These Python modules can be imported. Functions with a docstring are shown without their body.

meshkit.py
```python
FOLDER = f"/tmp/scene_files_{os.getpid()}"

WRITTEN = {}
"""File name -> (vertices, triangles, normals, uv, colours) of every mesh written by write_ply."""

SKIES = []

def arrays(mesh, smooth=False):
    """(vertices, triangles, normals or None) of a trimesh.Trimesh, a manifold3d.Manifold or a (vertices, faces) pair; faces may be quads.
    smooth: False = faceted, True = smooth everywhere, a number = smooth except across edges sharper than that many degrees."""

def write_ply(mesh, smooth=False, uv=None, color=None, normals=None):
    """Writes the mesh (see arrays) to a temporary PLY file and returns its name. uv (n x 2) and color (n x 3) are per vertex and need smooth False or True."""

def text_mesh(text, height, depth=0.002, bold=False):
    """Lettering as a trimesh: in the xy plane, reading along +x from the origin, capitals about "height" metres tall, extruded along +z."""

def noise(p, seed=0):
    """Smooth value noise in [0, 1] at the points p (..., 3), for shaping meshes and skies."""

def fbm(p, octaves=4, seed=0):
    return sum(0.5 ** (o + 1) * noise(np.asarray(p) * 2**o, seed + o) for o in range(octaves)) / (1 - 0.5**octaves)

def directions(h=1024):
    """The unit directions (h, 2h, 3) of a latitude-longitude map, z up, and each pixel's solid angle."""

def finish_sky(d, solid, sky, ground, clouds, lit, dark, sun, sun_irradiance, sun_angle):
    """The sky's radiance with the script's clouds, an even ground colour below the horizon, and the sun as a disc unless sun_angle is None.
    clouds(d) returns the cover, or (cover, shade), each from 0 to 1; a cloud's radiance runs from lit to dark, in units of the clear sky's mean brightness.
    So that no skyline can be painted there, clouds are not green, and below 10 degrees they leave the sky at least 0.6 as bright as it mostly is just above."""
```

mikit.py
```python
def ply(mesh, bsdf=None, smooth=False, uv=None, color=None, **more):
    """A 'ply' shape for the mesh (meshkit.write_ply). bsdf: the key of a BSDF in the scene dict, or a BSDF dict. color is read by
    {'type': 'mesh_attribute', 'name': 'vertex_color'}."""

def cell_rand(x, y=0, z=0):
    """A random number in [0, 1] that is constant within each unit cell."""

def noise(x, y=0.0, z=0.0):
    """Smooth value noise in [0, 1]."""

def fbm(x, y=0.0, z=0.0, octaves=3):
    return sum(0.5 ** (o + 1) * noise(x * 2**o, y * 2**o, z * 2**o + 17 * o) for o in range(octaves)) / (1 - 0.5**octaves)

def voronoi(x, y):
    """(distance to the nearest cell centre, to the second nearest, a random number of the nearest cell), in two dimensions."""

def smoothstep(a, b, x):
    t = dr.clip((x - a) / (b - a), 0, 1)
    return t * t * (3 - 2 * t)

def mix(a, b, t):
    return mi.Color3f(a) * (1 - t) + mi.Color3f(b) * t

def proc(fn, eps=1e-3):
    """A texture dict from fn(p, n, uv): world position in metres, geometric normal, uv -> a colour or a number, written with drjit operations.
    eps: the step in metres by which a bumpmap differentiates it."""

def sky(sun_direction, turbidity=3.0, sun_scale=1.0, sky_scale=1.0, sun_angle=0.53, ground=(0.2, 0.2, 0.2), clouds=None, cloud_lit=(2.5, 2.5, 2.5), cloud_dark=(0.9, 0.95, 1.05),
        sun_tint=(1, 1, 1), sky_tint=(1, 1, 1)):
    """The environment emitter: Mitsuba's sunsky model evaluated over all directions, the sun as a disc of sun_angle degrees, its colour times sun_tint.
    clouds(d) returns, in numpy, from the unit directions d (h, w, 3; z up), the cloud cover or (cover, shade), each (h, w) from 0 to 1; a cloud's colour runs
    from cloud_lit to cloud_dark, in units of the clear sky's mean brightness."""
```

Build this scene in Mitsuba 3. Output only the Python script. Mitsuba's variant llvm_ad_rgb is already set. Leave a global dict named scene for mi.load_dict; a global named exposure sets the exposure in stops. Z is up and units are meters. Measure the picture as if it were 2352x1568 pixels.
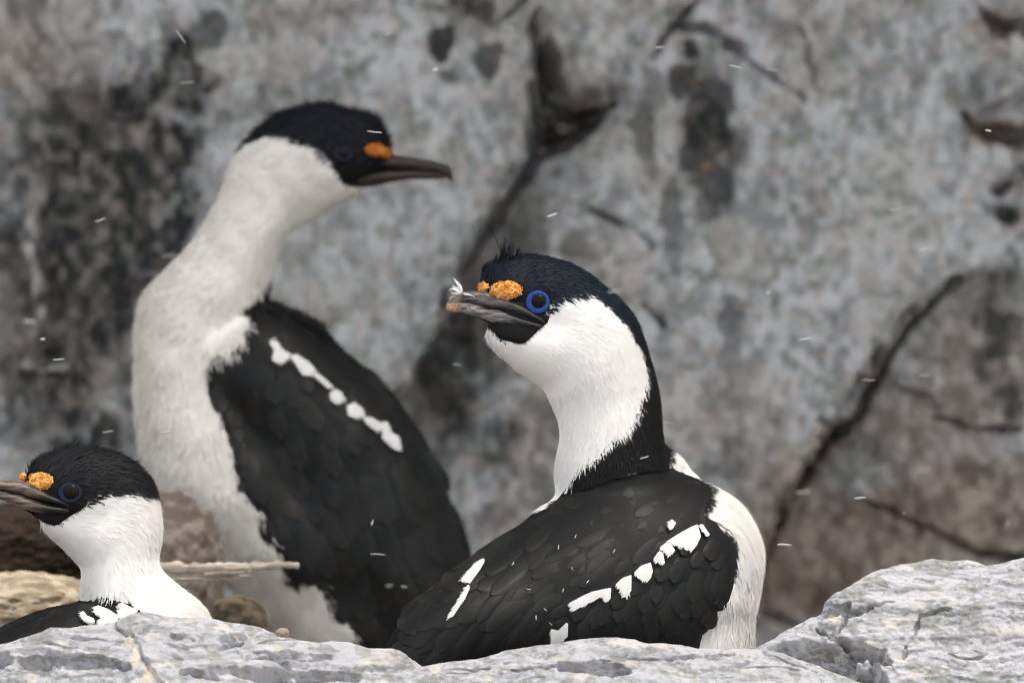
import math
import numpy as np
import drjit as dr
import mitsuba as mi
import meshkit
import mikit
from mikit import noise, fbm, smoothstep, mix
from scipy.ndimage import map_coordinates, distance_transform_edt
from scipy.spatial import Delaunay
from shapely.geometry import Polygon, Point, LineString
import shapely
from shapely import contains_xy
import trimesh

T = mi.ScalarTransform4f
scene, labels = {}, {}
rng = np.random.default_rng(7)

# ------------------------------------------------------------------ camera, light, exposure
DIST = 6.0
WIDTH = 0.62                        # metres of the place that the frame spans at the front bird
scene['camera'] = {'type': 'thinlens', 'fov': math.degrees(2 * math.atan(WIDTH / 2 / DIST)), 'fov_axis': 'x',
                   'aperture_radius': 0.023, 'focus_distance': DIST - 0.02, 'near_clip': 0.1, 'far_clip': 2000.0,
                   'to_world': T().look_at(origin=[0, -DIST, 0], target=[0, 0, 0], up=[0, 0, 1])}
scene['sky'] = mikit.sky((0.36, -0.24, 0.90), turbidity=3, sun_scale=0.30, sun_angle=22, clouds=lambda d: 1.0,
                         cloud_lit=(2.42, 2.5, 2.60), sun_tint=(.97, 1.0, 1.03))
exposure = 2.5

# ------------------------------------------------------------------ helpers
UNIT = WIDTH / 2352                 # every thing is measured out on a sheet of 2352 units across, upright at the thing's own depth
CU, CV = 1176.0, 784.0


class Sheet:
    """An upright measuring sheet at depth y0: unit coordinates u (right), v (down) to metres."""

    def __init__(self, y0):
        self.y0, self.S = y0, UNIT * (DIST + y0) / DIST

    def xz(self, u, v):
        return (np.asarray(u, float) - CU) * self.S, (CV - np.asarray(v, float)) * self.S

    def uv(self, p):
        return CU + p[..., 0] / self.S, CV - p[..., 2] / self.S


def add(key, mesh, bsdf, smooth=True, label=None, cat=None, group=None, kind=None, color=None, normals=None):
    base, n = key, 0
    while key in scene:
        n += 1
        key = f'{base}_{n:03d}'
    if normals is not None:
        path = meshkit.write_ply(mesh, False, None, color, normals)
        scene[key] = {'type': 'ply', 'filename': path, 'face_normals': False, 'bsdf': {'type': 'ref', 'id': bsdf}}
    else:
        scene[key] = mikit.ply(mesh, bsdf, smooth=smooth, color=color)
    tag(key, label, cat, group, kind)
    return key


def tag(key, label=None, cat=None, group=None, kind=None):
    d = {k: x for k, x in (('label', label), ('category', cat), ('group', group), ('kind', kind)) if x}
    if d:
        labels[key] = d


def grid_faces(n, m):
    i, j = np.meshgrid(np.arange(n - 1), np.arange(m - 1), indexing='ij')
    a = (i * m + j).ravel()
    return np.vstack([np.stack([a, a + m, a + m + 1], 1), np.stack([a, a + m + 1, a + 1], 1)])


def vnormals(v, f):
    n = np.zeros_like(v)
    fn = np.cross(v[f[:, 1]] - v[f[:, 0]], v[f[:, 2]] - v[f[:, 0]])
    for k in range(3):
        np.add.at(n, f[:, k], fn)
    return n / np.maximum(np.linalg.norm(n, axis=1, keepdims=True), 1e-20)


def seg_dist(u, v, line):
    """Distance to a polyline of (u, v, half width) points, and the half width at the foot of the perpendicular."""
    best, wid = np.full(np.shape(u), 1e9), np.zeros(np.shape(u))
    for (a, b, w0), (c, d, w1) in zip(line[:-1], line[1:]):
        t = np.clip(((u - a) * (c - a) + (v - b) * (d - b)) / ((c - a) ** 2 + (d - b) ** 2), 0, 1)
        q = np.hypot(u - a - t * (c - a), v - b - t * (d - b))
        wid = np.where(q < best, w0 + t * (w1 - w0), wid)
        best = np.minimum(best, q)
    return best, wid


def groove(u, v, lines, jag=10, sc=0.03, seed=3):
    """1 in the middle of the grooves, 0 away from them; their edges wander."""
    p = np.stack([u * sc, v * sc, u * 0], -1)
    uu = u + jag * 2 * (meshkit.fbm(p, 3, seed) - .5)
    vv = v + jag * 2 * (meshkit.fbm(p + 31.7, 3, seed + 9) - .5)
    g = np.zeros(np.shape(u))
    for ln in lines:
        d, w = seg_dist(uu, vv, ln)
        g = np.maximum(g, np.clip(1 - (d / np.maximum(w, .1)) ** 2, 0, 1))
    return g


def sst(a, b, x):
    t = np.clip((x - a) / (b - a), 0, 1)
    return t * t * (3 - 2 * t)


def principled(color, rough=.6, spec=.3, **k):
    c = color if isinstance(color, dict) else {'type': 'rgb', 'value': list(color)}
    return {'type': 'twosided', 'bsdf': {'type': 'principled', 'base_color': c, 'roughness': rough, 'specular': spec, **k}}


# ------------------------------------------------------------------ rock materials
CLIFF = Sheet(.78)


def blob_sum(u, v, blobs, soft=.55, far=1.25):
    m = 0 * u
    for (a, b, ra, rb, s) in blobs:
        d = dr.sqrt(dr.square((u - a) / ra) + dr.square((v - b) / rb))
        m = dr.maximum(m, s * (1 - smoothstep(soft, far, d)))
    return m


STAINS_AND_SHADE = [(440, 225, 60, 60, .9), (350, 205, 60, 44, .75), (415, 120, 46, 60, .8), (120, 960, 120, 100, .6), (215, 560, 300, 400, 0.62), (1630, 300, 90, 170, 0.55), (2290, 780, 50, 120, 0.6), (2320, 930, 40, 80, 0.6), (1340, 560, 40, 60, 0.45), (1310, 690, 26, 60, 0.4), (1090, 800, 90, 150, 0.55),
        (1060, 950, 70, 90, 0.6), (1150, 1000, 60, 90, 0.55), (1000, 860, 50, 80, 0.5), (1200, 560, 70, 90, 0.45), (1120, 700, 90, 60, 0.45), (420, 170, 45, 70, 0.8), (300, 230, 60, 60, 0.7),  # blobs around the lower cleft paint the shade of its turned-away face
        (60, 40, 60, 50, 0.5), (90, 300, 60, 90, 0.6), (200, 360, 110, 110, 0.8), (330, 430, 110, 120, 0.8), (170, 520, 100, 120, 0.85), (300, 600, 110, 140, 0.8), (230, 720, 80, 130, 0.85),
        (420, 480, 70, 80, 0.75), (150, 880, 70, 130, 0.7), (330, 850, 60, 150, 0.6), (200, 1000, 110, 90, 0.7), (40, 900, 60, 120, 0.6), (20, 660, 34, 60, 0.5), (380, 330, 80, 70, 0.75),
        (260, 480, 170, 130, 0.7), (200, 640, 120, 140, 0.75), (390, 560, 70, 90, 0.8), (140, 250, 70, 60, 0.6), (330, 140, 30, 34, 0.5), (440, 330, 40, 60, 0.5), (2250, 200, 80, 60, 0.4),
        (2300, 620, 60, 60, 0.4)]
SPOTS = [(1012, 95, 34, 48, 0.9), (1128, 135, 34, 44, 0.75), (1022, 170, 22, 18, 0.6), (1262, 140, 34, 62, 0.75), (1290, 200, 22, 30, 0.6), (1592, 110, 22, 36, 0.85), (1570, 190, 44, 46, 0.85),
        (1625, 290, 66, 80, 0.95), (1610, 350, 58, 60, 0.8), (1640, 420, 60, 55, 0.8), (1630, 470, 45, 40, 0.6), (1480, 300, 36, 70, 0.65), (1490, 370, 26, 60, 0.5), (1545, 470, 24, 70, 0.55),
        (1550, 560, 22, 60, 0.5), (1440, 225, 40, 26, 0.4), (1680, 740, 40, 60, 0.5), (1670, 810, 24, 60, 0.45), (480, 70, 44, 46, 0.7), (1505, 210, 26, 60, 0.5), (1640, 230, 60, 60, 0.8),
        (1560, 30, 40, 30, 0.4), (820, 20, 60, 24, 0.3), (1250, 60, 24, 60, 0.3)]
BROWN = [(1950, 1250, 330, 130, .85), (2200, 1180, 260, 150, .8), (1900, 1350, 240, 100, .9), (1120, 720, 90, 130, .5), (1010, 930, 90, 110, .45), (700, 30, 150, 60, .3), (2150, 1000, 200, 120, .5), (1700, 950, 120, 160, .35), (1230, 1000, 70, 130, .5),
         (1190, 1200, 120, 100, .5), (230, 380, 160, 220, .6), (140, 720, 150, 260, .7), (40, 120, 90, 110, .5), (2260, 860, 160, 180, .6), (1800, 1150, 120, 140, .7), (1850, 60, 110, 70, .35), (1430, 640, 60, 90, .4), (1560, 950, 90, 160, .3), (1310, 236, 60, 26, .7), (2010, 850, 50, 60, .6), (1900, 1020, 60, 60, .7), (1830, 1110, 50, 60, .7),
         (2300, 60, 70, 60, .6), (2290, 300, 80, 40, .7)]


def cliff_color(p, n, uv):
    u0, v0 = CU + p.x / CLIFF.S, CV - p.z / CLIFF.S
    wu, wv = fbm(u0 / 46, v0 / 46, 3.1, 3) - .5, fbm(u0 / 46, v0 / 46, 9.7, 3) - .5
    u, v = u0 + 90 * wu, v0 + 90 * wv
    fine = fbm(u0 / 20, v0 / 30, 2.0, 3)
    mid = fbm(u0 / 48, v0 / 60, 5.0, 3)
    big = fbm(u0 / 190, v0 / 230, 8.0, 3)
    drip = fbm(u / 22, v / 260, 1.0, 2)
    c = mix((.245, .252, .256), (.52, .535, .548), smoothstep(.33, .64, .52 * fine + .28 * mid + .20 * big))
    c = mix(c, (.40, .375, .34), .42 * smoothstep(.50, .66, fbm(u0 / 170, v0 / 120, 21.0, 3)))          # warmer, weathered patches
    c = mix(c, (.58, .595, .625), .55 * smoothstep(.56, .72, drip * .55 + mid * .45))                    # pale runs of lime
    c = mix(c, (.13, .135, .13), .5 * smoothstep(.62, .72, fbm(u0 / 20, v0 / 26, 50.0, 3)))              # dark pits
    c = mix(c, (.52, .42, .38), .5 * smoothstep(.62, .76, fbm(u0 / 20, v0 / 22, 30.0, 2)))               # pinkish grains
    c = mix(c, (.13, .15, .09), .5 * smoothstep(.62, .76, fbm(u0 / 22, v0 / 20, 40.0, 2)))               # greenish grains
    br = blob_sum(u, v, BROWN)
    c = mix(c, mix((.125, .092, .066), (.37, .295, .232), smoothstep(.3, .68, .6 * fine + .4 * mid)), br)
    # dark crusts of lichen with their own grain; right of the cleft, shade painted in
    st = blob_sum(u, v, STAINS_AND_SHADE) * (.84 + .55 * smoothstep(.34, .58, fbm(u0 / 24, v0 / 30, 60.0, 3)))
    sp = blob_sum(u0 + 46 * wu, v0 + 60 * wv, SPOTS, .8, 1.12) * (1.06 + .5 * (fine - .4))
    st = dr.maximum(st, sp)
    c = mix(c, mix((.020, .023, .024), (.105, .098, .088), smoothstep(.42, .76, .7 * fine + .3 * mid)), dr.clip(st, 0, 1))
    # the odd spot of orange lichen and pale crust
    o = blob_sum(u, v, [(1622, 391, 22, 7, 1.), (1525, 385, 10, 10, .8), (1610, 205, 9, 8, .5)])
    c = mix(c, (.36, .20, .08), .75 * o)
    w = blob_sum(u, v, [(1345, 165, 60, 50, .8), (1410, 110, 60, 40, .6), (1390, 60, 40, 50, .5), (2150, 880, 16, 46, .7), (2330, 90, 40, 30, .8), (2310, 360, 34, 26, .8), (60, 560, 26, 60, .7), (90, 700, 20, 90, .7), (110, 846, 50, 12, .6), (236, 215, 12, 50, .6)])
    c = mix(c, (.60, .60, .59), w * smoothstep(.25, .6, fine))
    return c


CRACKS = [
    [(1222, 60, 6), (1226, 190, 12), (1236, 330, 40), (1195, 400, 26), (1130, 500, 22), (1065, 600, 24), (1040, 640, 10)],
    [(1238, 340, 34), (1280, 312, 50), (1345, 280, 36), (1408, 244, 10)], [(1230, 190, 12), (1246, 270, 30), (1290, 295, 40)],
    [(1040, 640, 10), (1000, 770, 6), (930, 880, 5), (900, 920, 3)],
    [(2200, 640, 11), (2090, 725, 22), (2040, 800, 22), (2000, 855, 32), (1962, 940, 32), (1885, 1015, 22), (1850, 1080, 22), (1810, 1150, 18), (1768, 1240, 16), (1740, 1330, 7)],
    [(820, -20, 5), (960, 18, 8), (1070, 28, 12), (1125, 50, 16), (1160, 30, 6), (1210, -10, 5)], [(1050, -10, 34), (1110, 20, 26), (1130, 50, 10)],
    [(1500, 130, 5), (1550, 55, 12), (1620, 66, 13), (1690, 105, 12), (1745, 155, 6), (1850, 230, 3)], [(1550, 55, 8), (1600, 0, 6)],
    [(2262, 20, 8), (2300, 66, 26), (2370, 60, 24)], [(2215, 262, 8), (2270, 300, 26), (2370, 315, 34)],
    [(2290, 440, 14), (2340, 400, 22), (2400, 380, 20)], [(2280, 490, 16), (2330, 500, 22)],
    [(1350, 478, 4), (1430, 520, 8), (1500, 565, 8)], [(1870, 960, 3), (1945, 992, 8)], [(2150, 955, 4), (2230, 985, 8), (2352, 990, 6)],
    [(1990, 1150, 3), (2130, 1210, 4), (2260, 1275, 10), (2370, 1290, 20)], [(1720, 1400, 8), (1800, 1430, 10), (1860, 1450, 6)],
    [(1480, 700, 5), (1520, 750, 8)], [(1840, 60, 4), (1870, 170, 6), (1900, 250, 3)],
    [(1250, -10, 6), (1222, 60, 6)],
]
RIBS = [[(-40, 470, 14), (50, 540, 26), (90, 640, 24), (112, 740, 22), (105, 800, 12)], [(50, 845, 10), (150, 848, 14)], [(226, 180, 10), (238, 230, 14), (262, 262, 10), (300, 270, 8)], [(2070, 880, 14), (2140, 890, 20), (2160, 930, 12)]]


def build_cliff():
    xs = np.unique(np.concatenate([-np.geomspace(.46, 9, 40), np.linspace(-.46, .46, 520), np.geomspace(.46, 9, 40)]))
    zs = np.unique(np.concatenate([-np.geomspace(.34, 1.4, 20), np.linspace(-.34, .32, 380), np.geomspace(.32, 2.6, 26)]))
    X, Z = np.meshgrid(xs, zs, indexing='ij')
    u, v = CLIFF.uv(np.stack([X, X * 0, Z], -1))
    p = np.stack([X, X * 0 + .3, Z], -1)
    y = CLIFF.y0 + .10 * (meshkit.fbm(p * 4.2, 3, 5) - .5) + .022 * (meshkit.fbm(p * 22, 3, 6) - .5) + .006 * (meshkit.fbm(p * 95, 2, 7) - .5)
    y += .20 * (meshkit.fbm(p * .9, 3, 15) - .5) * sst(.4, 1.6, np.hypot(X, Z))
    y += -.88 * sst(.36, 1.0, Z)          # unseen overhang above the frame, shaped to shade the shelf and standing bird
    # broad facets
    y += .035 * np.abs(meshkit.fbm(p * np.array([5.5, 1, 3.2]) + 4.4, 3, 31) - .5) * 2 + .012 * np.abs(meshkit.fbm(p * np.array([19, 1, 12]) + 2.2, 2, 33) - .5) * 2
    # the big slab right of the cleft turns back towards it, the left one stands proud; below the long diagonal crack the rock is set back
    wob = 60 * (meshkit.fbm(np.stack([u * .012, v * .012, 0 * u], -1), 3, 41) - .5)
    da = np.interp(v, [60, 190, 330, 400, 500, 600, 770, 900, 1100], [1222, 1226, 1236, 1195, 1130, 1065, 1000, 915, 840]) + wob * .5
    ra = np.clip(u - da, -400, 400)
    on = sst(20, 160, v)
    y += on * np.where(ra > 0, .060 * (1 - sst(0, 250, ra)) ** 1.3, -.030 * sst(-90, 0, ra))
    db = (u - np.interp(v, [560, 640, 725, 800, 855, 940, 1015, 1080, 1150, 1240, 1400], [2260, 2200, 2090, 2040, 2000, 1962, 1885, 1850, 1810, 1768, 1700]) + wob * .6) * .8
    y += sst(600, 700, v) * (.055 * sst(-6, 16, db) - .03 * sst(-120, -6, db) * (1 - sst(-6, 10, db)))
    e = np.hypot((u - 1325) / 105, (v - 130) / 100)
    y -= .06 * np.sqrt(np.clip(1 - e * e, 0, 1))
    y += .05 * sst(0, 14, np.interp(u, [780, 960, 1070, 1125, 1160, 1230], [-30, 18, 34, 54, 30, -30]) + wob * .2 - v)
    y += .04 * sst(0, 50, u - np.interp(v, [-100, 60, 160, 270, 380, 500, 620, 700], [2220, 2280, 2400, 2230, 2300, 2270, 2360, 2420]) - wob)
    hole = Polygon([(1222, 185), (1226, 260), (1224, 330), (1186, 400), (1120, 500), (1052, 608), (1066, 612), (1146, 506), (1206, 428), (1250, 362), (1296, 326), (1352, 292), (1408, 246), (1372, 236), (1330, 246), (1296, 236), (1262, 222), (1240, 196)])
    sel = (np.abs(u - 1230) < 200) & (np.abs(v - 400) < 240)
    uu, vv = u[sel] + 12 * (meshkit.fbm(p[sel] * 60, 2, 51) - .5), v[sel] + 12 * (meshkit.fbm(p[sel] * 60, 2, 52) - .5)
    dist = shapely.distance(shapely.points(uu, vv), hole.exterior) * np.where(contains_xy(hole, uu, vv), 1, 0)
    y[sel] += .13 * sst(0, 16, dist)
    q = np.stack([u * .02, v * .02, 0 * u], -1)
    ragged = .35 + 1.15 * sst(.25, .75, meshkit.fbm(q, 3, 21))
    for ln in CRACKS:
        wide = max(w for _, _, w in ln)
        g = groove(u, v, [[(a, b, w * 1.0) for a, b, w in ln]], 11, .03) * ragged
        y += min(.085, .0019 * wide + .002) * sst(0, .55, g) * np.clip(ragged, 0, 1)
    y -= .014 * np.sqrt(groove(u, v, RIBS, 9, .035))
    y += .10 * (Z - .1)             # the face leans back a little
    vert = np.stack([X, y, Z], -1).reshape(-1, 3)
    return vert, grid_faces(len(xs), len(zs))[:, ::-1]


scene['mat_cliff'] = principled(mikit.proc(cliff_color), .85, .25)
add('cliff', build_cliff(), 'mat_cliff', True, 'grey cliff face with dark lichen stains and cracks behind the birds', kind='structure')


def ground_color(p, n, uv):
    return mix((.16, .14, .12), (.30, .28, .26), fbm(p.x * 30, p.y * 30, p.z * 30, 3))


scene['mat_ground'] = principled(mikit.proc(ground_color), .9, .2)


def build_ground():
    a = np.concatenate([-np.geomspace(1.2, 600, 30)[::-1], np.linspace(-1.1, 1.1, 90), np.geomspace(1.2, 600, 30)])
    X, Y = np.meshgrid(a, a, indexing='ij')
    p = np.stack([X, Y, X * 0], -1)
    shelf = sst(-.35, -.12, Y)
    z = -1.5 + (1.5 - .228) * shelf + .02 * (meshkit.fbm(p * 9, 3, 2) - .5)
    z = np.where(Y > 2.5, -1.5, z)
    return np.stack([X, Y, z], -1).reshape(-1, 3), grid_faces(len(a), len(a))


add('ground', build_ground(), 'mat_ground', True, 'brown stony ground of the shelf between the ledge and the cliff', kind='structure')

# ------------------------------------------------------------------ the near ledge and the boulder on its right
NEAR = Sheet(-.10)


def rock_color(tone, dark, veins):
    def fn(p, n, uv):
        u0, v0 = CU + p.x / NEAR.S, CV - p.z / NEAR.S
        w = fbm(u0 / 60, v0 / 40, p.y * 40, 3) - .5
        u, v = u0 + 50 * w, v0 + 50 * w
        fine = fbm(u0 / 9, v0 / 6, p.y * 300, 3)
        lay = fbm(u / 70, v / 13, p.y * 60, 3)
        big = fbm(u0 / 120, v0 / 60, p.y * 30, 3)
        c = mix((.21, .215, .22), tone, smoothstep(.36, .58, .4 * fine + .35 * lay + .35 * big))
        c = mix(c, (.25, .26, .235), .6 * smoothstep(.50, .64, fbm(u / 26, v / 16, p.y * 90 + 7, 3)))
        c = mix(c, (.20, .205, .19), .7 * smoothstep(.60, .74, fbm(u / 17, v / 9, p.y * 140 + 3, 3)))
        c = mix(c, (.58, .54, .50), .6 * smoothstep(.60, .72, fbm(u / 40, v / 24, p.y * 90 + 17, 3)))
        c = mix(c, mix((.07, .075, .065), (.20, .205, .19), smoothstep(.35, .65, fine)), dr.clip(blob_sum(u, v, dark) * (.6 + .6 * smoothstep(.3, .6, fbm(u0 / 18, v0 / 14, p.y * 90, 3))), 0, 1))
        c = mix(c, (.60, .52, .40), blob_sum(u0 + 14 * w, v0 + 14 * w, veins))
        return c
    return fn


scene['mat_ledge'] = principled(mikit.proc(rock_color((.44, .44, .475), [],
                                           [(318, 1510, 10, 24, .8), (300, 1470, 10, 20, .5), (345, 1550, 12, 26, .6), (880, 1510, 40, 14, .35)])), .8, .3)
scene['mat_boulder'] = principled(mikit.proc(rock_color((.48, .478, .515), [(2160, 1305, 60, 14, .35), (2240, 1440, 50, 30, .3)],
                                             [(1914, 1422, 9, 7, 1.), (2100, 1455, 5, 40, .3)])), .8, .3)


def ridge(sheet, crest, yc, fall, u0, u1, nu, back, grooves, amp, seed, run=.32, nd=330):
    """A rock whose skyline follows crest(u); it falls towards the viewer along fall(d) and drops behind."""
    us = np.concatenate([np.linspace(u0, -40, 40)[:-1] if u0 < -60 else [], np.linspace(max(u0, -40), min(u1, 2392), nu), np.linspace(2392, u1, 40)[1:] if u1 > 2400 else []])
    d = np.concatenate([-back * np.linspace(1, 0, 40)[:-1] ** 1.5, np.linspace(0, .11, nd), np.geomspace(.1105, run, 40)])
    U, D = np.meshgrid(us, d, indexing='ij')
    cv = np.interp(us, *crest)[:, None] + 0 * D
    x, zc = sheet.xz(U, cv)
    y0 = yc(us)[:, None] - D
    z = zc - np.where(D >= 0, fall(np.maximum(D, 0)), 2.2 * (D / back) ** 2 * .05)
    P = np.stack([x, y0, z], -1)
    F = grid_faces(len(us), len(d))
    N = vnormals(P.reshape(-1, 3), F).reshape(P.shape)
    if N[..., 2].mean() < 0:
        N = -N
    uu, vv = sheet.uv(P)
    w = meshkit.fbm(P * 28, 3, seed) - .5
    lay = np.stack([P[..., 0] * 30, P[..., 1] * 70 + w, (P[..., 2] + .012 * w) * 190], -1)
    h = amp * 2.6 * (meshkit.fbm(P * 40, 4, seed + 1) - .5) + amp * 2.4 * (meshkit.fbm(lay, 4, seed + 2) - .5) + amp * .55 * (meshkit.fbm(P * 330, 3, seed + 3) - .5)
    r = 1 - 2 * np.abs(meshkit.fbm(lay * .55, 3, seed + 5) - .5)
    h -= amp * 1.5 * sst(.94, .995, r) * sst(.50, .68, meshkit.fbm(P * np.array([24, 60, 60]) + 3.3, 3, seed + 8))      # bedding cracks, here and there
    fade = sst(-.004, .010, D)
    h = h * (.35 + .65 * fade)
    for depth, lines in grooves:
        h -= depth * groove(uu, vv, lines, 9, .06, seed + 4) ** .7 * fade * np.clip(.2 + 1.4 * sst(.3, .65, meshkit.fbm(P * 90, 3, seed + 11)), 0, 1)
    P = P + N * h[..., None]
    return P.reshape(-1, 3), F


LEDGE_CREST = ([-900, -200, 0, 60, 120, 200, 262, 300, 333, 400, 470, 520, 560, 600, 640, 690, 735, 760, 800, 850, 900, 930, 970, 1030, 1100, 1150, 1200, 1260, 1330, 1400, 1450, 1490, 1560, 1600, 1660, 1740, 1800, 1870, 1930, 1990, 2100, 2400, 3200],
               [1500, 1480, 1476, 1458, 1441, 1437, 1430, 1412, 1406, 1411, 1419, 1429, 1434, 1444, 1461, 1474, 1477, 1471, 1474, 1489, 1489, 1500, 1528, 1518, 1508, 1497, 1486, 1477, 1464, 1461, 1467, 1476, 1480, 1487, 1490, 1489, 1499, 1524, 1548, 1572, 1600, 1650, 1700])
LEDGE_LINES = [(.011, [[(-20, 1520, 16), (120, 1516, 18), (250, 1516, 15), (300, 1528, 8)], [(430, 1536, 10), (620, 1546, 18), (820, 1550, 12)], [(1290, 1528, 10), (1380, 1536, 16), (1440, 1532, 8)]]), (.006, [[(400, 1462, 8), (480, 1470, 12), (560, 1462, 6)], [(650, 1500, 6), (760, 1506, 10)]]), (.004, [[(380, 1478, 3), (430, 1490, 6), (500, 1487, 6), (560, 1474, 3)], [(300, 1450, 4), (330, 1500, 7), (350, 1530, 7), (380, 1568, 5)],
                       [(0, 1508, 5), (120, 1503, 6), (230, 1500, 4)], [(780, 1530, 3), (830, 1536, 7), (880, 1533, 3)], [(500, 1530, 3), (620, 1532, 6), (700, 1545, 7), (800, 1552, 3)],
                       [(1440, 1506, 2), (1540, 1509, 4), (1640, 1506, 4), (1690, 1500, 2)], [(1180, 1540, 2), (1290, 1524, 3), (1400, 1515, 2)]])]
add('rock_ledge', ridge(NEAR, LEDGE_CREST, lambda u: -.105 + 0 * u, lambda d: 1.35 * d * d / (d + .018) + .1 * d, -900, 3200, 1150, .05, LEDGE_LINES, .0030, 40),
    'mat_ledge', True, 'pale weathered rock ledge in the foreground that hides the feet of the birds', kind='structure')

BOULDER_CREST = ([1640, 1700, 1745, 1800, 1850, 1888, 1897, 1915, 1960, 2010, 2060, 2110, 2150, 2190, 2230, 2270, 2310, 2352, 2420, 2600, 2900, 3200],
                 [1575, 1515, 1490, 1457, 1434, 1414, 1388, 1372, 1346, 1318, 1302, 1294, 1289, 1296, 1293, 1302, 1298, 1287, 1268, 1300, 1500, 1640])
B_LINES = [(.026, [[(1800, 1500, 20), (1850, 1512, 40), (1920, 1524, 48), (1985, 1536, 40), (2020, 1560, 20)]]), (.008, [[(1880, 1420, 10), (1930, 1402, 14), (1950, 1390, 8)]]), (.010, [[(1930, 1448, 4), (1945, 1415, 9), (1985, 1396, 5), (2010, 1392, 2)]]), (.022, [[(1930, 1470, 5), (1975, 1488, 20), (2020, 1500, 16), (2034, 1518, 12)]]),
           (.004, [[(2119, 1412, 2), (2108, 1440, 4), (2082, 1490, 4), (2076, 1510, 3)], [(1890, 1394, 5), (1925, 1388, 4)], [(2010, 1392, 2), (2060, 1385, 2)], [(2119, 1412, 3), (2190, 1400, 2)],
                    [(1880, 1450, 4), (1940, 1478, 6)]])]
add('boulder', ridge(NEAR, BOULDER_CREST, lambda u: -.075 + .02 * sst(1800, 2300, u), lambda d: 2.4 * d * d / (d + .03) + .12 * d, 1640, 3200, 520, .06, B_LINES, .0034, 60, .2),
    'mat_boulder', True, 'pale lumpy boulder with dark hollows rising at the right end of the ledge', 'boulder')


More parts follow.
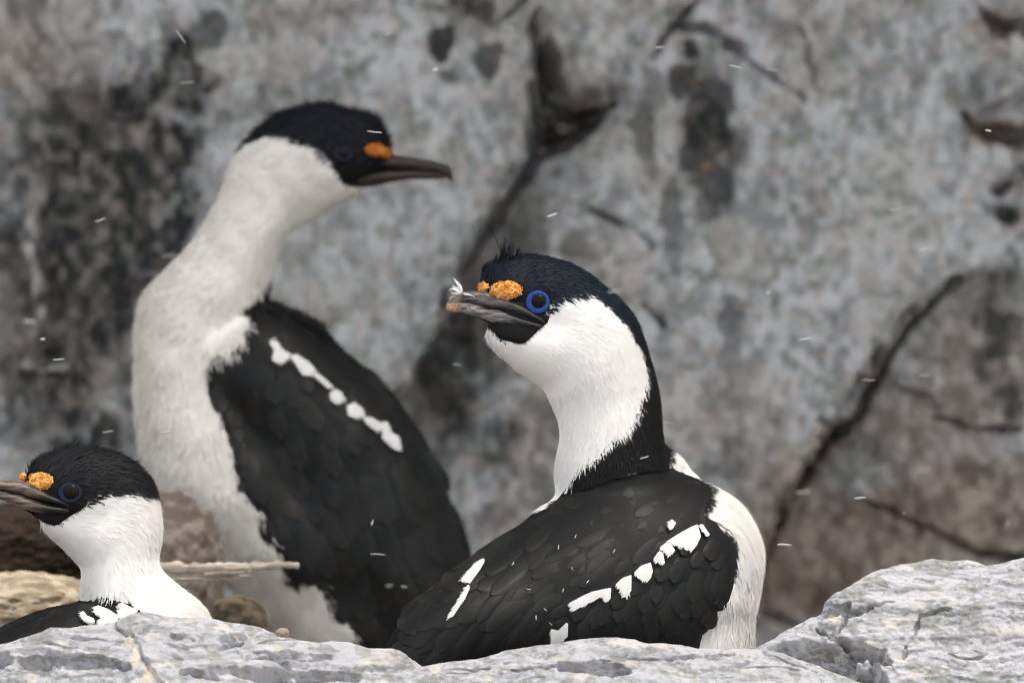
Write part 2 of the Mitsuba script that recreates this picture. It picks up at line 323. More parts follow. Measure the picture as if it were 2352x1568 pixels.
def stone(key, sheet, u, v, ru, rv, depth, color, label, seed, y=0, rough=.2, cat='stone', sub=5, grain=30):
    m = trimesh.creation.icosphere(subdivisions=sub)
    q = np.array(m.vertices)
    k = 1 + rough * (meshkit.fbm(q * 1.6 + seed, 3, seed) - .5) * 2 + rough * .35 * (meshkit.fbm(q * 6 + seed, 2, seed + 1) - .5)
    q = np.sign(q) * np.abs(q) ** .85 * k[:, None]
    x, z = sheet.xz(u, v)
    q = q * (1 + .16 * (meshkit.fbm(q * 8 + seed, 4, seed + 2) - .5))[:, None]
    P = np.stack([x + q[:, 0] * ru * sheet.S, sheet.y0 + y + q[:, 1] * depth, z + q[:, 2] * rv * sheet.S], -1)
    a, b = color
    mat = 'mat_' + label.replace(' ', '_')[:40]
    scene[mat] = principled(mikit.proc(lambda p, n, uv: mix(a, b, smoothstep(.40, .60, .6 * fbm(p.x * grain * 4, p.y * grain * 4, p.z * grain * 4, 3) + .4 * fbm(p.x * grain, p.y * grain, p.z * grain, 3)))), .9, .2)
    return add(key, (P, np.array(m.faces)), mat, True, label, cat)


# ------------------------------------------------------------------ bird building
def surface_nets(F, h, o):
    ins = F < 0
    nx, ny, nz = F.shape
    cnt = sum(ins[i:nx - 1 + i, j:ny - 1 + j, k:nz - 1 + k].astype(np.int8) for i in (0, 1) for j in (0, 1) for k in (0, 1))
    act = (cnt > 0) & (cnt < 8)
    idx = np.argwhere(act)
    num = np.full(act.shape, -1)
    num[act] = np.arange(len(idx))
    acc, n = np.zeros((len(idx), 3)), np.zeros(len(idx))
    cor = [(i, j, k) for i in (0, 1) for j in (0, 1) for k in (0, 1)]
    for a in cor:
        for ax in range(3):
            if a[ax]:
                continue
            b = tuple(a[m] + (m == ax) for m in range(3))
            fa, fb = F[tuple((idx + a).T)], F[tuple((idx + b).T)]
            s = (fa < 0) != (fb < 0)
            t = np.where(s, fa / np.where(s, fa - fb, 1), 0)
            pos = np.array(a, float) + 0 * idx
            pos[:, ax] += t
            acc[s] += pos[s]
            n[s] += 1
    V = idx + acc / n[:, None]
    faces = []
    for ax in range(3):
        b, c = (ax + 1) % 3, (ax + 2) % 3
        lo = [slice(0, -1)] * 3
        hi = list(lo)
        hi[ax] = slice(1, None)
        sh = [slice(0, s - 1) for s in F.shape]
        f0 = ins[tuple(sh)]
        sh2 = list(sh)
        sh2[ax] = slice(1, F.shape[ax])
        f1 = ins[tuple(sh2)]
        e = np.argwhere(f0 != f1)
        e = e[(e[:, b] > 0) & (e[:, c] > 0)]
        flip = f0[tuple(e.T)]
        eb, ec = np.eye(3, dtype=int)[b], np.eye(3, dtype=int)[c]
        q = np.stack([num[tuple((e - eb - ec).T)], num[tuple((e - ec).T)], num[tuple(e.T)], num[tuple((e - eb).T)]], 1)
        q = np.where(flip[:, None], q, q[:, ::-1])
        faces += [q[:, [0, 1, 2]], q[:, [0, 2, 3]]]
    faces = np.vstack(faces)
    G = np.stack(np.gradient(F), 0)
    for _ in range(3):
        f = map_coordinates(F, V.T, order=1)
        g = np.stack([map_coordinates(G[i], V.T, order=1) for i in range(3)], 1)
        V = V - np.clip(f / np.maximum((g ** 2).sum(1), 1e-12), -.5, .5)[:, None] * g
    return V * h + o, faces


class Bird:
    """A body as one continuous skin round chains of (u, v, radius in units, depth offset in m, half depth in m)."""

    def __init__(self, key, sheet, chains, k=.004, h=.0021, lump=.001):
        self.key, self.sh, S = key, sheet, sheet.S
        def fine(c):
            q = np.array(c, float)
            if len(q) < 3:
                return q
            from scipy.interpolate import PchipInterpolator
            s = np.concatenate([[0], np.cumsum(np.hypot(*np.diff(q[:, :2], axis=0).T))])
            return PchipInterpolator(s, q)(np.unique(np.concatenate([s, (s[1:] + s[:-1]) / 2])))
        chains = [fine(c) for c in chains]
        pts = np.array([q for c in chains for q in c], float)
        x, z = sheet.xz(pts[:, 0], pts[:, 1])
        r = pts[:, 2] * S
        lo = np.array([(x - r).min(), sheet.y0 + (pts[:, 3] - pts[:, 4]).min(), (z - r).min()]) - 3 * h
        hi = np.array([(x + r).max(), sheet.y0 + (pts[:, 3] + pts[:, 4]).max(), (z + r).max()]) + 3 * h
        ax = [np.arange(a, b + h, h) for a, b in zip(lo, hi)]
        X, Z = np.meshgrid(ax[0], ax[2], indexing='ij')
        Y = ax[1]
        F = np.full((len(ax[0]), len(Y), len(ax[2])), 1.0, np.float32)
        for c in chains:
            for a, b in zip(c[:-1], c[1:]):
                (xa, za), (xb, zb) = sheet.xz(a[0], a[1]), sheet.xz(b[0], b[1])
                ll = (xb - xa) ** 2 + (zb - za) ** 2
                # the foot of the perpendicular is moved so that the outline is the straight hull of the two circles
                t0 = ((X - xa) * (xb - xa) + (Z - za) * (zb - za)) / ll
                q = np.hypot(X - xa - t0 * (xb - xa), Z - za - t0 * (zb - za))
                sl = (b[2] - a[2]) * S / np.sqrt(ll)
                t = np.clip(t0 + q * sl / np.sqrt(max(1 - sl * sl, .05)) / np.sqrt(ll), 0, 1)
                R, B, yc = (a[2] + t * (b[2] - a[2])) * S, a[4] + t * (b[4] - a[4]), sheet.y0 + a[3] + t * (b[3] - a[3])
                e = ((X - xa - t * (xb - xa)) ** 2 + (Z - za - t * (zb - za)) ** 2) / R ** 2
                w = np.sqrt(e[:, None, :] + ((Y[None, :, None] - yc[:, None, :]) / B[:, None, :]) ** 2)
                d = ((w - 1) * np.minimum(R, B)[:, None, :]).astype(np.float32)
                m = np.clip(.5 + .5 * (F - d) / k, 0, 1)
                F = F * (1 - m) + d * m - k * m * (1 - m)
        near = np.abs(F) < .012
        i, j, kk = np.nonzero(near)
        q = np.stack([ax[0][i], Y[j], ax[2][kk]], 1)
        F[near] += .0016 + lump * 2 * (meshkit.fbm(q * np.array([46, 46, 30]), 2, 77) - .5)
        self.F, self.h, self.o = F, h, lo
        self.V, self.faces = surface_nets(F, h, lo)
        self.N = self.normal(self.V)
        fc = np.cross(self.V[self.faces[:, 1]] - self.V[self.faces[:, 0]], self.V[self.faces[:, 2]] - self.V[self.faces[:, 0]])
        if (fc * self.N[self.faces[:, 0]]).sum() < 0:
            self.faces = self.faces[:, ::-1]
        # nearest skin towards the viewer, over the sheet
        ins = F < 0
        first = ins.argmax(1)
        ok = ins.any(1) & (first > 0)
        i, kk = np.nonzero(ok)
        j = first[i, kk]
        f1, f0 = F[i, j, kk], F[i, j - 1, kk]
        D = np.zeros(ok.shape)
        D[i, kk] = Y[0] + h * (j - 1 + f0 / (f0 - f1))
        near = distance_transform_edt(~ok, return_distances=False, return_indices=True)
        self.D, self.ok = D[tuple(near)], ok

    def normal(self, p):
        c = ((p - self.o) / self.h).T
        e = .8
        g = np.stack([map_coordinates(self.F, c + e * np.eye(3)[i][:, None], order=1, mode='nearest') - map_coordinates(self.F, c - e * np.eye(3)[i][:, None], order=1, mode='nearest') for i in range(3)], 1)
        return g / np.maximum(np.linalg.norm(g, axis=1, keepdims=True), 1e-12)

    def y(self, u, v):
        x, z = np.broadcast_arrays(*self.sh.xz(u, v))
        c = np.stack([(x.ravel() - self.o[0]) / self.h, (z.ravel() - self.o[2]) / self.h])
        q = map_coordinates(self.D, c, order=1, mode='nearest').reshape(x.shape)
        return q if x.ndim else float(q)

    def at(self, u, v, off=0.0):
        """The point of the skin facing the viewer's side at sheet place u, v, raised by off metres."""
        x, z = self.sh.xz(u, v)
        p = np.stack([x, self.y(u, v), z], -1)
        n = self.normal(p.reshape(-1, 3)).reshape(p.shape)
        return p + n * np.asarray(off)[..., None], n

    def scatter(self, n):
        a, b, c = (self.V[self.faces[:, i]] for i in range(3))
        area = np.linalg.norm(np.cross(b - a, c - a), axis=1)
        f = rng.choice(len(area), n, p=area / area.sum())
        r1, r2 = np.sqrt(rng.random(n)), rng.random(n)
        p = (1 - r1)[:, None] * a[f] + (r1 * (1 - r2))[:, None] * b[f] + (r1 * r2)[:, None] * c[f]
        return p, self.normal(p)


def flow_field(ctrl, u, v):
    c = np.array(ctrl, float)
    w = 1 / (((u[:, None] - c[None, :, 0]) ** 2 + (v[:, None] - c[None, :, 1]) ** 2) + 400) ** 1.5
    d = (w[..., None] * c[None, :, 2:4] / np.hypot(c[:, 2], c[:, 3])[None, :, None]).sum(1)
    return d / np.maximum(np.hypot(d[:, 0], d[:, 1])[:, None], 1e-9)


def blades(p, n, d3, L, W, lift, tone, jitter=.25, njit=.25):
    """Short tapering barbs of plumage lying along d3 on the skin: (vertices, faces, normals, colours)."""
    m = len(p)
    t = d3 - (d3 * n).sum(1, keepdims=True) * n
    t /= np.maximum(np.linalg.norm(t, axis=1, keepdims=True), 1e-9)
    s = np.cross(n, t)
    a = rng.normal(0, jitter, m)[:, None]
    t = t * np.cos(a) + s * np.sin(a)
    s = np.cross(n, t)
    L, W, lift = (np.broadcast_to(x, (m,))[:, None] for x in (L, W, lift))
    base = p - n * .0006
    mid = p + t * L * .5 + n * lift * L * .45
    tip = p + t * L + n * lift * L
    V = np.stack([base - s * W * .5, base + s * W * .5, mid - s * W * .42, mid + s * W * .42, tip], 1).reshape(-1, 3)
    k = np.arange(m)[:, None] * 5
    Fc = np.vstack([k + np.array([[0, 1, 3]]), k + np.array([[0, 3, 2]]), k + np.array([[2, 3, 4]])])
    nn = n + rng.normal(0, njit, (m, 3))
    nn /= np.linalg.norm(nn, axis=1, keepdims=True)
    return V, Fc, np.repeat(nn, 5, 0), np.repeat(tone, 5, 0)


def plumage(bird, key, sel, p, n, d3, L, W, lift, tone, bsdf, jitter=.22, njit=.06):
    V, Fc, nn, cc = blades(p[sel], n[sel], d3[sel], L[sel], W[sel], lift[sel], tone[sel], jitter, njit)
    return add(f'{bird.key}__{key}', (V, Fc), bsdf, kind='stuff', color=cc, normals=nn)


def inside(poly, u, v):
    return contains_xy(poly, u, v)


def feather_mesh(bird, u, v, du, dv, L, W, o0, o1, dome=.0012, ns=13, nw=7, curve=0.0, tipsharp=.28):
    t = np.linspace(0, 1, ns) ** .8
    c = np.linspace(-1, 1, nw)
    w = W * np.where(t < .3, .55 + .45 * np.sin(t / .3 * np.pi / 2), 1) * np.sqrt(np.clip(1 - np.clip((t - (1 - tipsharp)) / tipsharp, 0, 1) ** 2, .02, 1))
    a = math.atan2(dv, du) + curve * t
    st = L * np.diff(t)
    cu = u + np.concatenate([[0], np.cumsum(np.cos(a[:-1]) * st)])
    cv = v + np.concatenate([[0], np.cumsum(np.sin(a[:-1]) * st)])
    U = cu[:, None] - np.sin(a)[:, None] * w[:, None] * c[None, :] / 2
    V = cv[:, None] + np.cos(a)[:, None] * w[:, None] * c[None, :] / 2
    off = o0 + (o1 - o0) * t[:, None] + dome * (1 - c[None, :] ** 2) - .0006 * (np.abs(c[None, :]) > .99)
    P, N = bird.at(U, V, off)
    return P.reshape(-1, 3), grid_faces(ns, nw)


def patch_mesh(bird, poly, off, step, dome=.0008, skirt=.0015):
    """A thin domed piece of plumage over a polygon on the skin, its rim turned down to the skin."""
    b = np.array(poly.exterior.segmentize(step).coords)[:-1]
    x0, y0, x1, y1 = poly.bounds
    g = np.stack(np.meshgrid(np.arange(x0, x1, step), np.arange(y0, y1, step)), -1).reshape(-1, 2)
    g = g[contains_xy(poly.buffer(-step * .45), g[:, 0], g[:, 1])]
    q = np.vstack([b, g])
    tri = Delaunay(q).simplices
    cc = q[tri].mean(1)
    tri = tri[contains_xy(poly, cc[:, 0], cc[:, 1])]
    dist = np.array([poly.exterior.distance(Point(*a)) for a in q]) if len(q) < 3000 else np.full(len(q), step)
    o = off + dome * (1 - np.exp(-dist / 8.0))
    P, N = bird.at(q[:, 0], q[:, 1], o)
    m = len(b)
    low, _ = bird.at(b[:, 0], b[:, 1], off - skirt + 0 * b[:, 0])
    k = np.arange(m)
    j = (k + 1) % m
    F = np.vstack([tri, np.stack([k, j, k + len(q)], 1), np.stack([j, j + len(q), k + len(q)], 1)])
    return np.vstack([P, low]), F


def loft(stations, y, hw, n=20, power=2.3):
    """A closed horn of elliptical rings: stations (x, z top, z bottom) in m, y centre, half width."""
    a = np.linspace(0, 2 * np.pi, n, endpoint=False)
    ca, sa = np.cos(a), np.sin(a)
    ca, sa = np.sign(ca) * np.abs(ca) ** (2 / power), np.sign(sa) * np.abs(sa) ** (2 / power)
    V = []
    for (x, zt, zb), yy, w in zip(stations, y, hw):
        V.append(np.stack([0 * a + x, yy + w * ca, (zt + zb) / 2 + (zt - zb) / 2 * sa], 1))
    V = np.vstack(V)
    m = len(stations)
    i, j = np.meshgrid(np.arange(m - 1), np.arange(n), indexing='ij')
    A, Bq = (i * n + j).ravel(), (i * n + (j + 1) % n).ravel()
    F = np.vstack([np.stack([A, Bq, Bq + n], 1), np.stack([A, Bq + n, A + n], 1)])
    V = np.vstack([V, V[:n].mean(0), V[-n:].mean(0)])
    k = np.arange(n)
    F = np.vstack([F, np.stack([0 * k + m * n, (k + 1) % n, k], 1), np.stack([0 * k + m * n + 1, (m - 1) * n + k, (m - 1) * n + (k + 1) % n], 1)])
    return V, F


def horn(bird, st, n=40):
    """A mandible from rows (u, v top, v bottom, y or None to lie on the face, half width); smoothed along its length."""
    st = np.array([[a, b, c, (bird.y(a, (b + c) / 2) + w - .0035) if y is None else bird.sh.y0 + y, w] for a, b, c, y, w in st], float)
    s = np.concatenate([[0], np.cumsum(np.abs(np.diff(st[:, 0])) + 4)])
    from scipy.interpolate import PchipInterpolator
    q = PchipInterpolator(s, st)(np.linspace(0, s[-1], n))
    x, zt = bird.sh.xz(q[:, 0], q[:, 1])
    _, zb = bird.sh.xz(q[:, 0], q[:, 2])
    V, F = loft(list(zip(x, zt, zb)), q[:, 3], q[:, 4])
    V = V + .0004 * (meshkit.fbm(V * np.array([260, 500, 700]), 3, 5) - .5)[:, None]
    return V, F


def frame(n):
    a = np.cross([0, 0, 1.0], n)
    a /= np.linalg.norm(a)
    return a, np.cross(n, a)


def eye(bird, u, v, r_out, r_in, ring_mat, tilt=(1, 1)):
    P, n = bird.at(np.array([u * 1.0]), np.array([v * 1.0]), np.array([.0012]))
    P, n = P[0], n[0] * .45 + np.array([0, -1, 0]) * .55
    n /= np.linalg.norm(n)
    a, b = frame(n)
    S = bird.sh.S
    R, r = (r_out + r_in) / 2 * S, (r_out - r_in) / 2 * S
    shift = (.0005 * a * np.sign(a[0]) + .0005 * b * np.sign(b[2])) * r_out / 27          # the opening sits off the middle of the swollen ring
    th, ph = np.meshgrid(np.linspace(0, 2 * np.pi, 49)[:-1], np.linspace(0, 2 * np.pi, 17)[:-1], indexing='ij')
    rr = r * (1 + .05 * np.sin(th * 23) + .04 * np.sin(th * 41 + ph * 3))
    q = (R + rr * np.cos(ph))[..., None] * (np.cos(th)[..., None] * a * tilt[0] + np.sin(th)[..., None] * b * tilt[1]) + (.5 * r * np.sin(ph))[..., None] * n + shift * (-.5 * np.cos(ph))[..., None]
    idx = np.arange(48 * 16).reshape(48, 16)
    A, B = idx, np.roll(idx, -1, 0)
    C, D = np.roll(B, -1, 1), np.roll(A, -1, 1)
    F = np.vstack([np.stack([A, B, C], -1).reshape(-1, 3), np.stack([A, C, D], -1).reshape(-1, 3)])
    e = f'{bird.key}__eye'
    ball = trimesh.creation.icosphere(subdivisions=4, radius=1.0)
    q2 = np.array(ball.vertices)
    rb = r_in * S * 1.12
    # flattened ball: the front of the eye, seen inside the ring
    along = (q2 @ n)[:, None] * n
    add(e, (P + shift * .5 + n * (-.15 * rb) + (q2 - along) * rb + along * rb * .62, np.array(ball.faces)), 'mat_eye')
    add(f'{e}__ring', (q.reshape(-1, 3) + P, F), ring_mat)
    R2, r2 = r_in * S * .80, r_in * S * .26
    q3 = (R2 + r2 * np.cos(ph))[..., None] * (np.cos(th)[..., None] * a * tilt[0] + np.sin(th)[..., None] * b * tilt[1]) + (.5 * r2 * np.sin(ph) + .0002)[..., None] * n
    add(f'{e}__iris', (q3.reshape(-1, 3) + P + shift * .5, F), 'mat_iris')
    return P, n


def caruncle(bird, u, v, ru, rv, mat, n_gran, seed, yoff=0.0, key='caruncle', y=None, hole=True, gr=.00075):
    """The knobbly wattle over the bill: many small grains packed on a low mound."""
    r = np.random.default_rng(seed)
    S = bird.sh.S
    parts = []
    for i in range(n_gran):
        k = (i + .5) / n_gran
        a, q = i * 2.39996, math.sqrt(k)
        cu, cv = u + ru * q * math.cos(a) * r.uniform(.93, 1.05), v + rv * q * math.sin(a) * r.uniform(.93, 1.05)
        cv += .25 * rv * q * q * math.cos(a) * 0
        bump = .0034 * (1 - q ** 2.5) - (.0016 * math.exp(-(q / .4) ** 2) if hole else 0)
        yy = bird.y(cu, cv) if y is None else y
        x, z = bird.sh.xz(cu, cv)
        s = trimesh.creation.icosphere(subdivisions=1, radius=gr * r.uniform(.75, 1.35))
        sv = np.array(s.vertices) * [1, 1.5, 1] + [x, yy - bump - .0006 + yoff * (cu - u) / ru, z] + r.normal(0, .00015, 3)
        parts.append((sv, np.array(s.faces)))
    # the mound itself
    s = trimesh.creation.icosphere(subdivisions=3)
    sv = np.array(s.vertices)
    cu, cv = u + sv[:, 0] * ru * .95, v - sv[:, 2] * rv * .95
    yy = bird.y(cu, cv) if y is None else y
    x, z = bird.sh.xz(cu, cv)
    parts.append((np.stack([x, yy + sv[:, 1] * .0028 + yoff * (cu - u) / ru, z], 1), np.array(s.faces)))
    at = np.cumsum([0] + [len(q[0]) for q in parts])
    return add(f'{bird.key}__{key}', (np.vstack([q[0] for q in parts]), np.vstack([q[1] + a for q, a in zip(parts, at)])), mat)


def curve_tube(pts, rad, sides=6):
    p = np.asarray(pts, float)
    t = np.gradient(p, axis=0)
    t /= np.linalg.norm(t, axis=1, keepdims=True)
    a = np.cross(t, [0.13, 1, 0.07])
    a /= np.linalg.norm(a, axis=1, keepdims=True)
    b = np.cross(t, a)
    an = np.arange(sides) * 2 * np.pi / sides
    V = p[:, None] + np.broadcast_to(rad, (len(p),))[:, None, None] * (np.cos(an)[None, :, None] * a[:, None] + np.sin(an)[None, :, None] * b[:, None])
    m = len(p)
    i, j = np.meshgrid(np.arange(m - 1), np.arange(sides), indexing='ij')
    A, B = (i * sides + j).ravel(), (i * sides + (j + 1) % sides).ravel()
    F = np.vstack([np.stack([A, B, B + sides], 1), np.stack([A, B + sides, A + sides], 1)])
    k = np.arange(1, sides - 1)
    F = np.vstack([F, np.stack([0 * k, k + 1, k], 1), (m - 1) * sides + np.stack([0 * k, k, k + 1], 1)])
    return V.reshape(-1, 3), F


# plumage and horn materials
scene['mat_dark_barb'] = principled((.010, .012, .018), .8, .1)
VC = {'type': 'mesh_attribute', 'name': 'vertex_color'}
scene['mat_skin'] = principled(VC, .8, .1)
scene['mat_white_plumage'] = principled(VC, .9, .08)
scene['mat_black_plumage'] = principled(VC, .65, .18)
for i, c in enumerate([(.0085, .0090, .0093), (.0100, .0102, .0102), (.0070, .0078, .0086), (.0120, .0120, .0118)]):
    scene[f'mat_black_feather_{i}'] = principled(c, .52, .18)
scene['mat_feather'] = principled(VC, .47, .22)
scene['mat_white_feather'] = principled((.74, .74, .73), .9, .05)
scene['mat_eye'] = principled((.010, .006, .005), .25, .12)
scene['mat_bare_skin'] = principled((.006, .0055, .006), .5, .14)
scene['mat_iris'] = principled((.010, .018, .075), .5, .2)
scene['mat_blue_ring'] = principled((.015, .055, .25), .55, .25)
scene['mat_dim_ring'] = principled((.012, .024, .045), .6, .15)
scene['mat_dark_ring'] = principled((.009, .009, .022), .6, .2)


def grainy(a, b, f, rough=.6, spec=.3):
    return principled(mikit.proc(lambda p, n, uv: mix(a, b, smoothstep(.3, .7, fbm(p.x * f[0], p.y * f[1], p.z * f[2], 3)))), rough, spec)


scene['mat_caruncle'] = grainy((.58, .20, .035), (.84, .50, .16), (420, 420, 420), .6, .3)
scene['mat_caruncle_orange'] = grainy((.36, .09, .012), (.62, .23, .035), (260, 260, 260), .6, .3)
def bill_color(a, b, f, sheet, u0, u1):
    x0, x1 = (u0 - CU) * sheet.S, (u1 - CU) * sheet.S
    return principled(mikit.proc(lambda p, n, uv: mix(mix(a, b, smoothstep(.3, .7, fbm(p.x * f[0], p.y * f[1], p.z * f[2], 3))), (.013, .012, .012), smoothstep(x0, x1, p.x + .006 * (fbm(p.x * 200, p.y * 200, p.z * 400, 2) - .5)))), .45, .4)


scene['mat_upper_bill'] = bill_color((.045, .037, .04), (.18, .155, .16), (150, 400, 700), Sheet(0), 1130, 1215)
scene['mat_lower_bill'] = bill_color((.06, .052, .052), (.25, .235, .23), (130, 400, 600), Sheet(0), 1145, 1185)
scene['mat_brown_bill'] = grainy((.018, .012, .011), (.060, .036, .030), (100, 300, 600), .5, .35)
scene['mat_brown_bill_low'] = grainy((.015, .011, .010), (.045, .030, .026), (100, 300, 600), .5, .35)
scene['mat_tan_bill'] = bill_color((.05, .038, .033), (.20, .15, .125), (110, 300, 700), Sheet(0), 60, 125)
scene['mat_nail'] = grainy((.17, .115, .08), (.40, .26, .14), (500, 500, 500), .4, .4)

WHITE, BLACK = np.array([.80, .79, .775]), np.array([.010, .010, .011])


def skin(bird, white, blue=0):
    u, v = bird.sh.uv(bird.V)
    w = inside(white, u, v)
    col = np.where(w[:, None], WHITE, BLACK)
    add(f'{bird.key}__body', (bird.V, bird.faces), 'mat_skin', color=col, normals=bird.N)


def coat(bird, white, bare, flow, count, white_len, black_len, head_v, wing=None, ruff=.12, tint=(.006, .0115, .0215), white_tone=WHITE):
    """Barbs of body plumage, white and black, over the whole skin except bare parts."""
    p, n = bird.scatter(count)
    u, v = bird.sh.uv(p)
    edge = 6 * (rng.random(count) - .5)
    w = inside(white, u + edge, v + edge[::-1])
    keep = ~np.any([inside(b, u, v) for b in bare], axis=0) | (p[:, 1] > bird.sh.y0 + .012)
    if wing is not None:
        keep &= ~(inside(wing.buffer(-14), u, v) & (n[:, 1] < -.15))
    d = flow_field(flow, u, v)
    d3 = np.stack([d[:, 0], 0 * u + .25, -d[:, 1]], 1)
    L = np.where(w, white_len(u, v), black_len(u, v)) * rng.uniform(.7, 1.3, count)
    W = np.where(w, .00075, .0008) * rng.uniform(.7, 1.4, count) * np.clip(L / .006, .8, 1.5)
    lift = np.where(w, ruff * .30, ruff) * rng.uniform(.2, 1.6, count) + np.where(w & (rng.random(count) < .03), .12, 0)
    tw = np.array(white_tone) * rng.normal(1, .022, (count, 1))
    head = sst(head_v + 80, head_v - 80, v)[:, None]
    tb = (BLACK * (1 - head) + np.array(tint) * head) * rng.uniform(.6, 1.5, (count, 1))
    tone = np.clip(np.where(w[:, None], tw, tb), .003, .86)
    plumage(bird, 'white_plumage', keep & w, p, n, d3, L, W, lift, tone, 'mat_white_plumage')
    plumage(bird, 'black_plumage', keep & ~w, p, n, d3, L, W, lift, tone, 'mat_black_plumage')


def feather_tone(ns, nw):
    t, c = np.linspace(0, 1, ns)[:, None], np.abs(np.linspace(-1, 1, nw))[None, :]
    base = np.array([[.0078, .0086, .0094], [.0090, .0095, .0100], [.0064, .0074, .0086], [.0105, .0107, .0108]])[rng.integers(0, 4)] * rng.uniform(.8, 1.25)
    worn = np.clip(.55 * c ** 4 + .75 * t ** 7, 0, 1) * rng.uniform(.1, .6)
    return (base * (1 - worn[..., None]) + np.array([.030, .027, .024]) * worn[..., None]).reshape(-1, 3)


def wing_feathers(bird, poly, flow, spacing, size, wing_key='wing', base_step=14, keep=None, limit=290):
    """A wing: a thin dark base over the flank, and on it every covert and flight feather as a blade of its own."""
    k = f'{bird.key}__{wing_key}'
    add(k, patch_mesh(bird, poly, .0010, base_step, .0004, .003), 'mat_black_feather_2')
    x0, y0, x1, y1 = poly.bounds
    pts, row = [], 0
    y = y0 - 60
    while y < y1 + 40:
        x = x0 - 60 + (row % 2) * spacing * .5
        while x < x1 + 60:
            pts.append((x, y))
            x += spacing
        y += spacing * .8
        row += 1
    pts = np.array(pts) + rng.normal(0, spacing * .16, (len(pts), 2))
    pts = pts[contains_xy(poly.buffer(-2), pts[:, 0], pts[:, 1])]
    d = flow_field(flow, pts[:, 0], pts[:, 1])
    order = np.argsort(-(pts * d).sum(1))[:limit]
    for i in order:
        L, W, rise = size(*pts[i])
        sharp = min(.6, .62 * W / L)
        L, W = L * rng.uniform(.85, 1.15), W * rng.uniform(.88, 1.12)
        e = pts[i] + d[i] * L * .93
        while L > 24 and not poly.buffer(3).contains(Point(*e)):
            L *= .85
            e = pts[i] + d[i] * L * .93
        if L <= 24:
            continue
        W = min(W, L * .9)
        a = math.atan2(d[i][1], d[i][0]) + rng.normal(0, .10)
        m = feather_mesh(bird, pts[i][0], pts[i][1], math.cos(a), math.sin(a), L, W, .0006, rise * rng.uniform(.8, 1.25), rng.uniform(.0001, .0005), curve=rng.normal(0, .08), tipsharp=sharp)
        add(f'{k}__feather', m, 'mat_feather', color=feather_tone(13, 7))
    return k


def white_marks(bird, wing_key, polys, flow, off=.0034):
    for q in polys:
        pg = Polygon(q).buffer(0)
        if pg.geom_type != 'Polygon':
            pg = max(pg.geoms, key=lambda g: g.area)
        pg = pg.buffer(-2).buffer(3.2).buffer(-1.2)
        if pg.geom_type != 'Polygon':
            pg = max(pg.geoms, key=lambda g: g.area)
        V, Fc = patch_mesh(bird, pg, off, 5, .0002, .0016)
        n = int(pg.area / 5) + 20
        x0, y0, x1, y1 = pg.bounds
        g = np.stack([rng.uniform(x0, x1, n * 4), rng.uniform(y0, y1, n * 4)], 1)
        g = g[contains_xy(pg.buffer(-1), g[:, 0], g[:, 1])][:n]
        P, N = bird.at(g[:, 0], g[:, 1], off + 0 * g[:, 0])
        d = flow_field(flow, g[:, 0], g[:, 1])
        bv, bf, bn, _ = blades(P, N, np.stack([d[:, 0], 0 * d[:, 0], -d[:, 1]], 1), rng.uniform(.0016, .0036, len(g)), .0006, rng.uniform(.03, .22, len(g)), np.ones((len(g), 3)), .22, .1)
        add(f'{wing_key}__white_feather', (np.vstack([V, bv]), np.vstack([Fc, bf + len(V)])), 'mat_white_feather', normals=np.vstack([bird.normal(V), bn]))


def ell(u, v, a, b, n=24):
    t = np.linspace(0, 2 * np.pi, n, endpoint=False)
    return Polygon(np.stack([u + a * np.cos(t), v + b * np.sin(t)], 1))


# ------------------------------------------------------------------ bird 1: the sharp one that sits with its back turned
A = Bird('cormorant', Sheet(0.0), [
    [(1440, 1260, 150, .008, .045), (1405, 1090, 132, .002, .036), (1406, 1000, 117, 0, .032), (1393, 915, 119, 0, .031), (1370, 850, 126, -.002, .032), (1351, 796, 128, -.004, .030),
     (1325, 735, 101, -.005, .027), (1258, 702, 110, -.008, .026), (1168, 668, 75, -.020, .020)],
    [(1330, 800, 112, -.006, .028), (1262, 797, 88, -.010, .025), (1187, 772, 58, -.020, .018), (1141, 764, 26, -.026, .011)],
    [(1172, 728, 46, -.024, .014), (1240, 738, 46, -.018, .018)],
    [(960, 1530, 86, -.05, .03), (1003, 1490, 102, -.05, .036), (1092, 1420, 117, -.045, .045), (1240, 1400, 190, -.02, .06), (1340, 1385, 230, -.010, .066), (1440, 1345, 262, .004, .066), (1570, 1290, 184, .022, .06), (1558, 1450, 180, .025, .06), (1540, 1560, 170, .02, .06)],
    [(1240, 1480, 170, -.01, .06), (1400, 1520, 190, 0, .06), (1540, 1560, 170, .02, .06)],
    [(1480, 1050, 62, .03, .03), (1556, 1140, 66, .045, .03), (1600, 1240, 100, .04, .04)],
], k=.005)
A_BLACK_HEAD = Polygon([(1153, 786), (1135, 765), (1108, 742), (1050, 735), (1000, 700), (1000, 560), (1130, 520), (1300, 560), (1420, 650), (1500, 740), (1560, 900), (1560, 1000), (1546, 1030), (1540, 1072),
                        (1640, 1118), (1631, 1134), (1635, 1150), (1613, 1184), (1643, 1196), (1671, 1212), (1685, 1228), (1691, 1260), (1690, 1290), (1683, 1328), (1663, 1364), (1643, 1388), (1623, 1432), (1591, 1460), (1580, 1600),
                        (800, 1700), (850, 1400), (1100, 1200), (1268, 1156), (1275, 1150), (1299, 1120), (1327, 1080), (1359, 1052), (1384, 1034), (1409, 1010), (1440, 990), (1453, 972), (1466, 938), (1480, 902), (1487, 866), (1481, 830), (1473, 802),
                        (1446, 765), (1440, 750), (1418, 730), (1391, 705), (1366, 685), (1348, 670), (1330, 680), (1304, 684), (1276, 697), (1256, 720), (1258, 738), (1235, 758), (1218, 776), (1206, 787), (1193, 790), (1172, 784)])
A_WHITE = Polygon([(900, 500), (1900, 500), (1900, 1700), (900, 1700)]).difference(A_BLACK_HEAD)
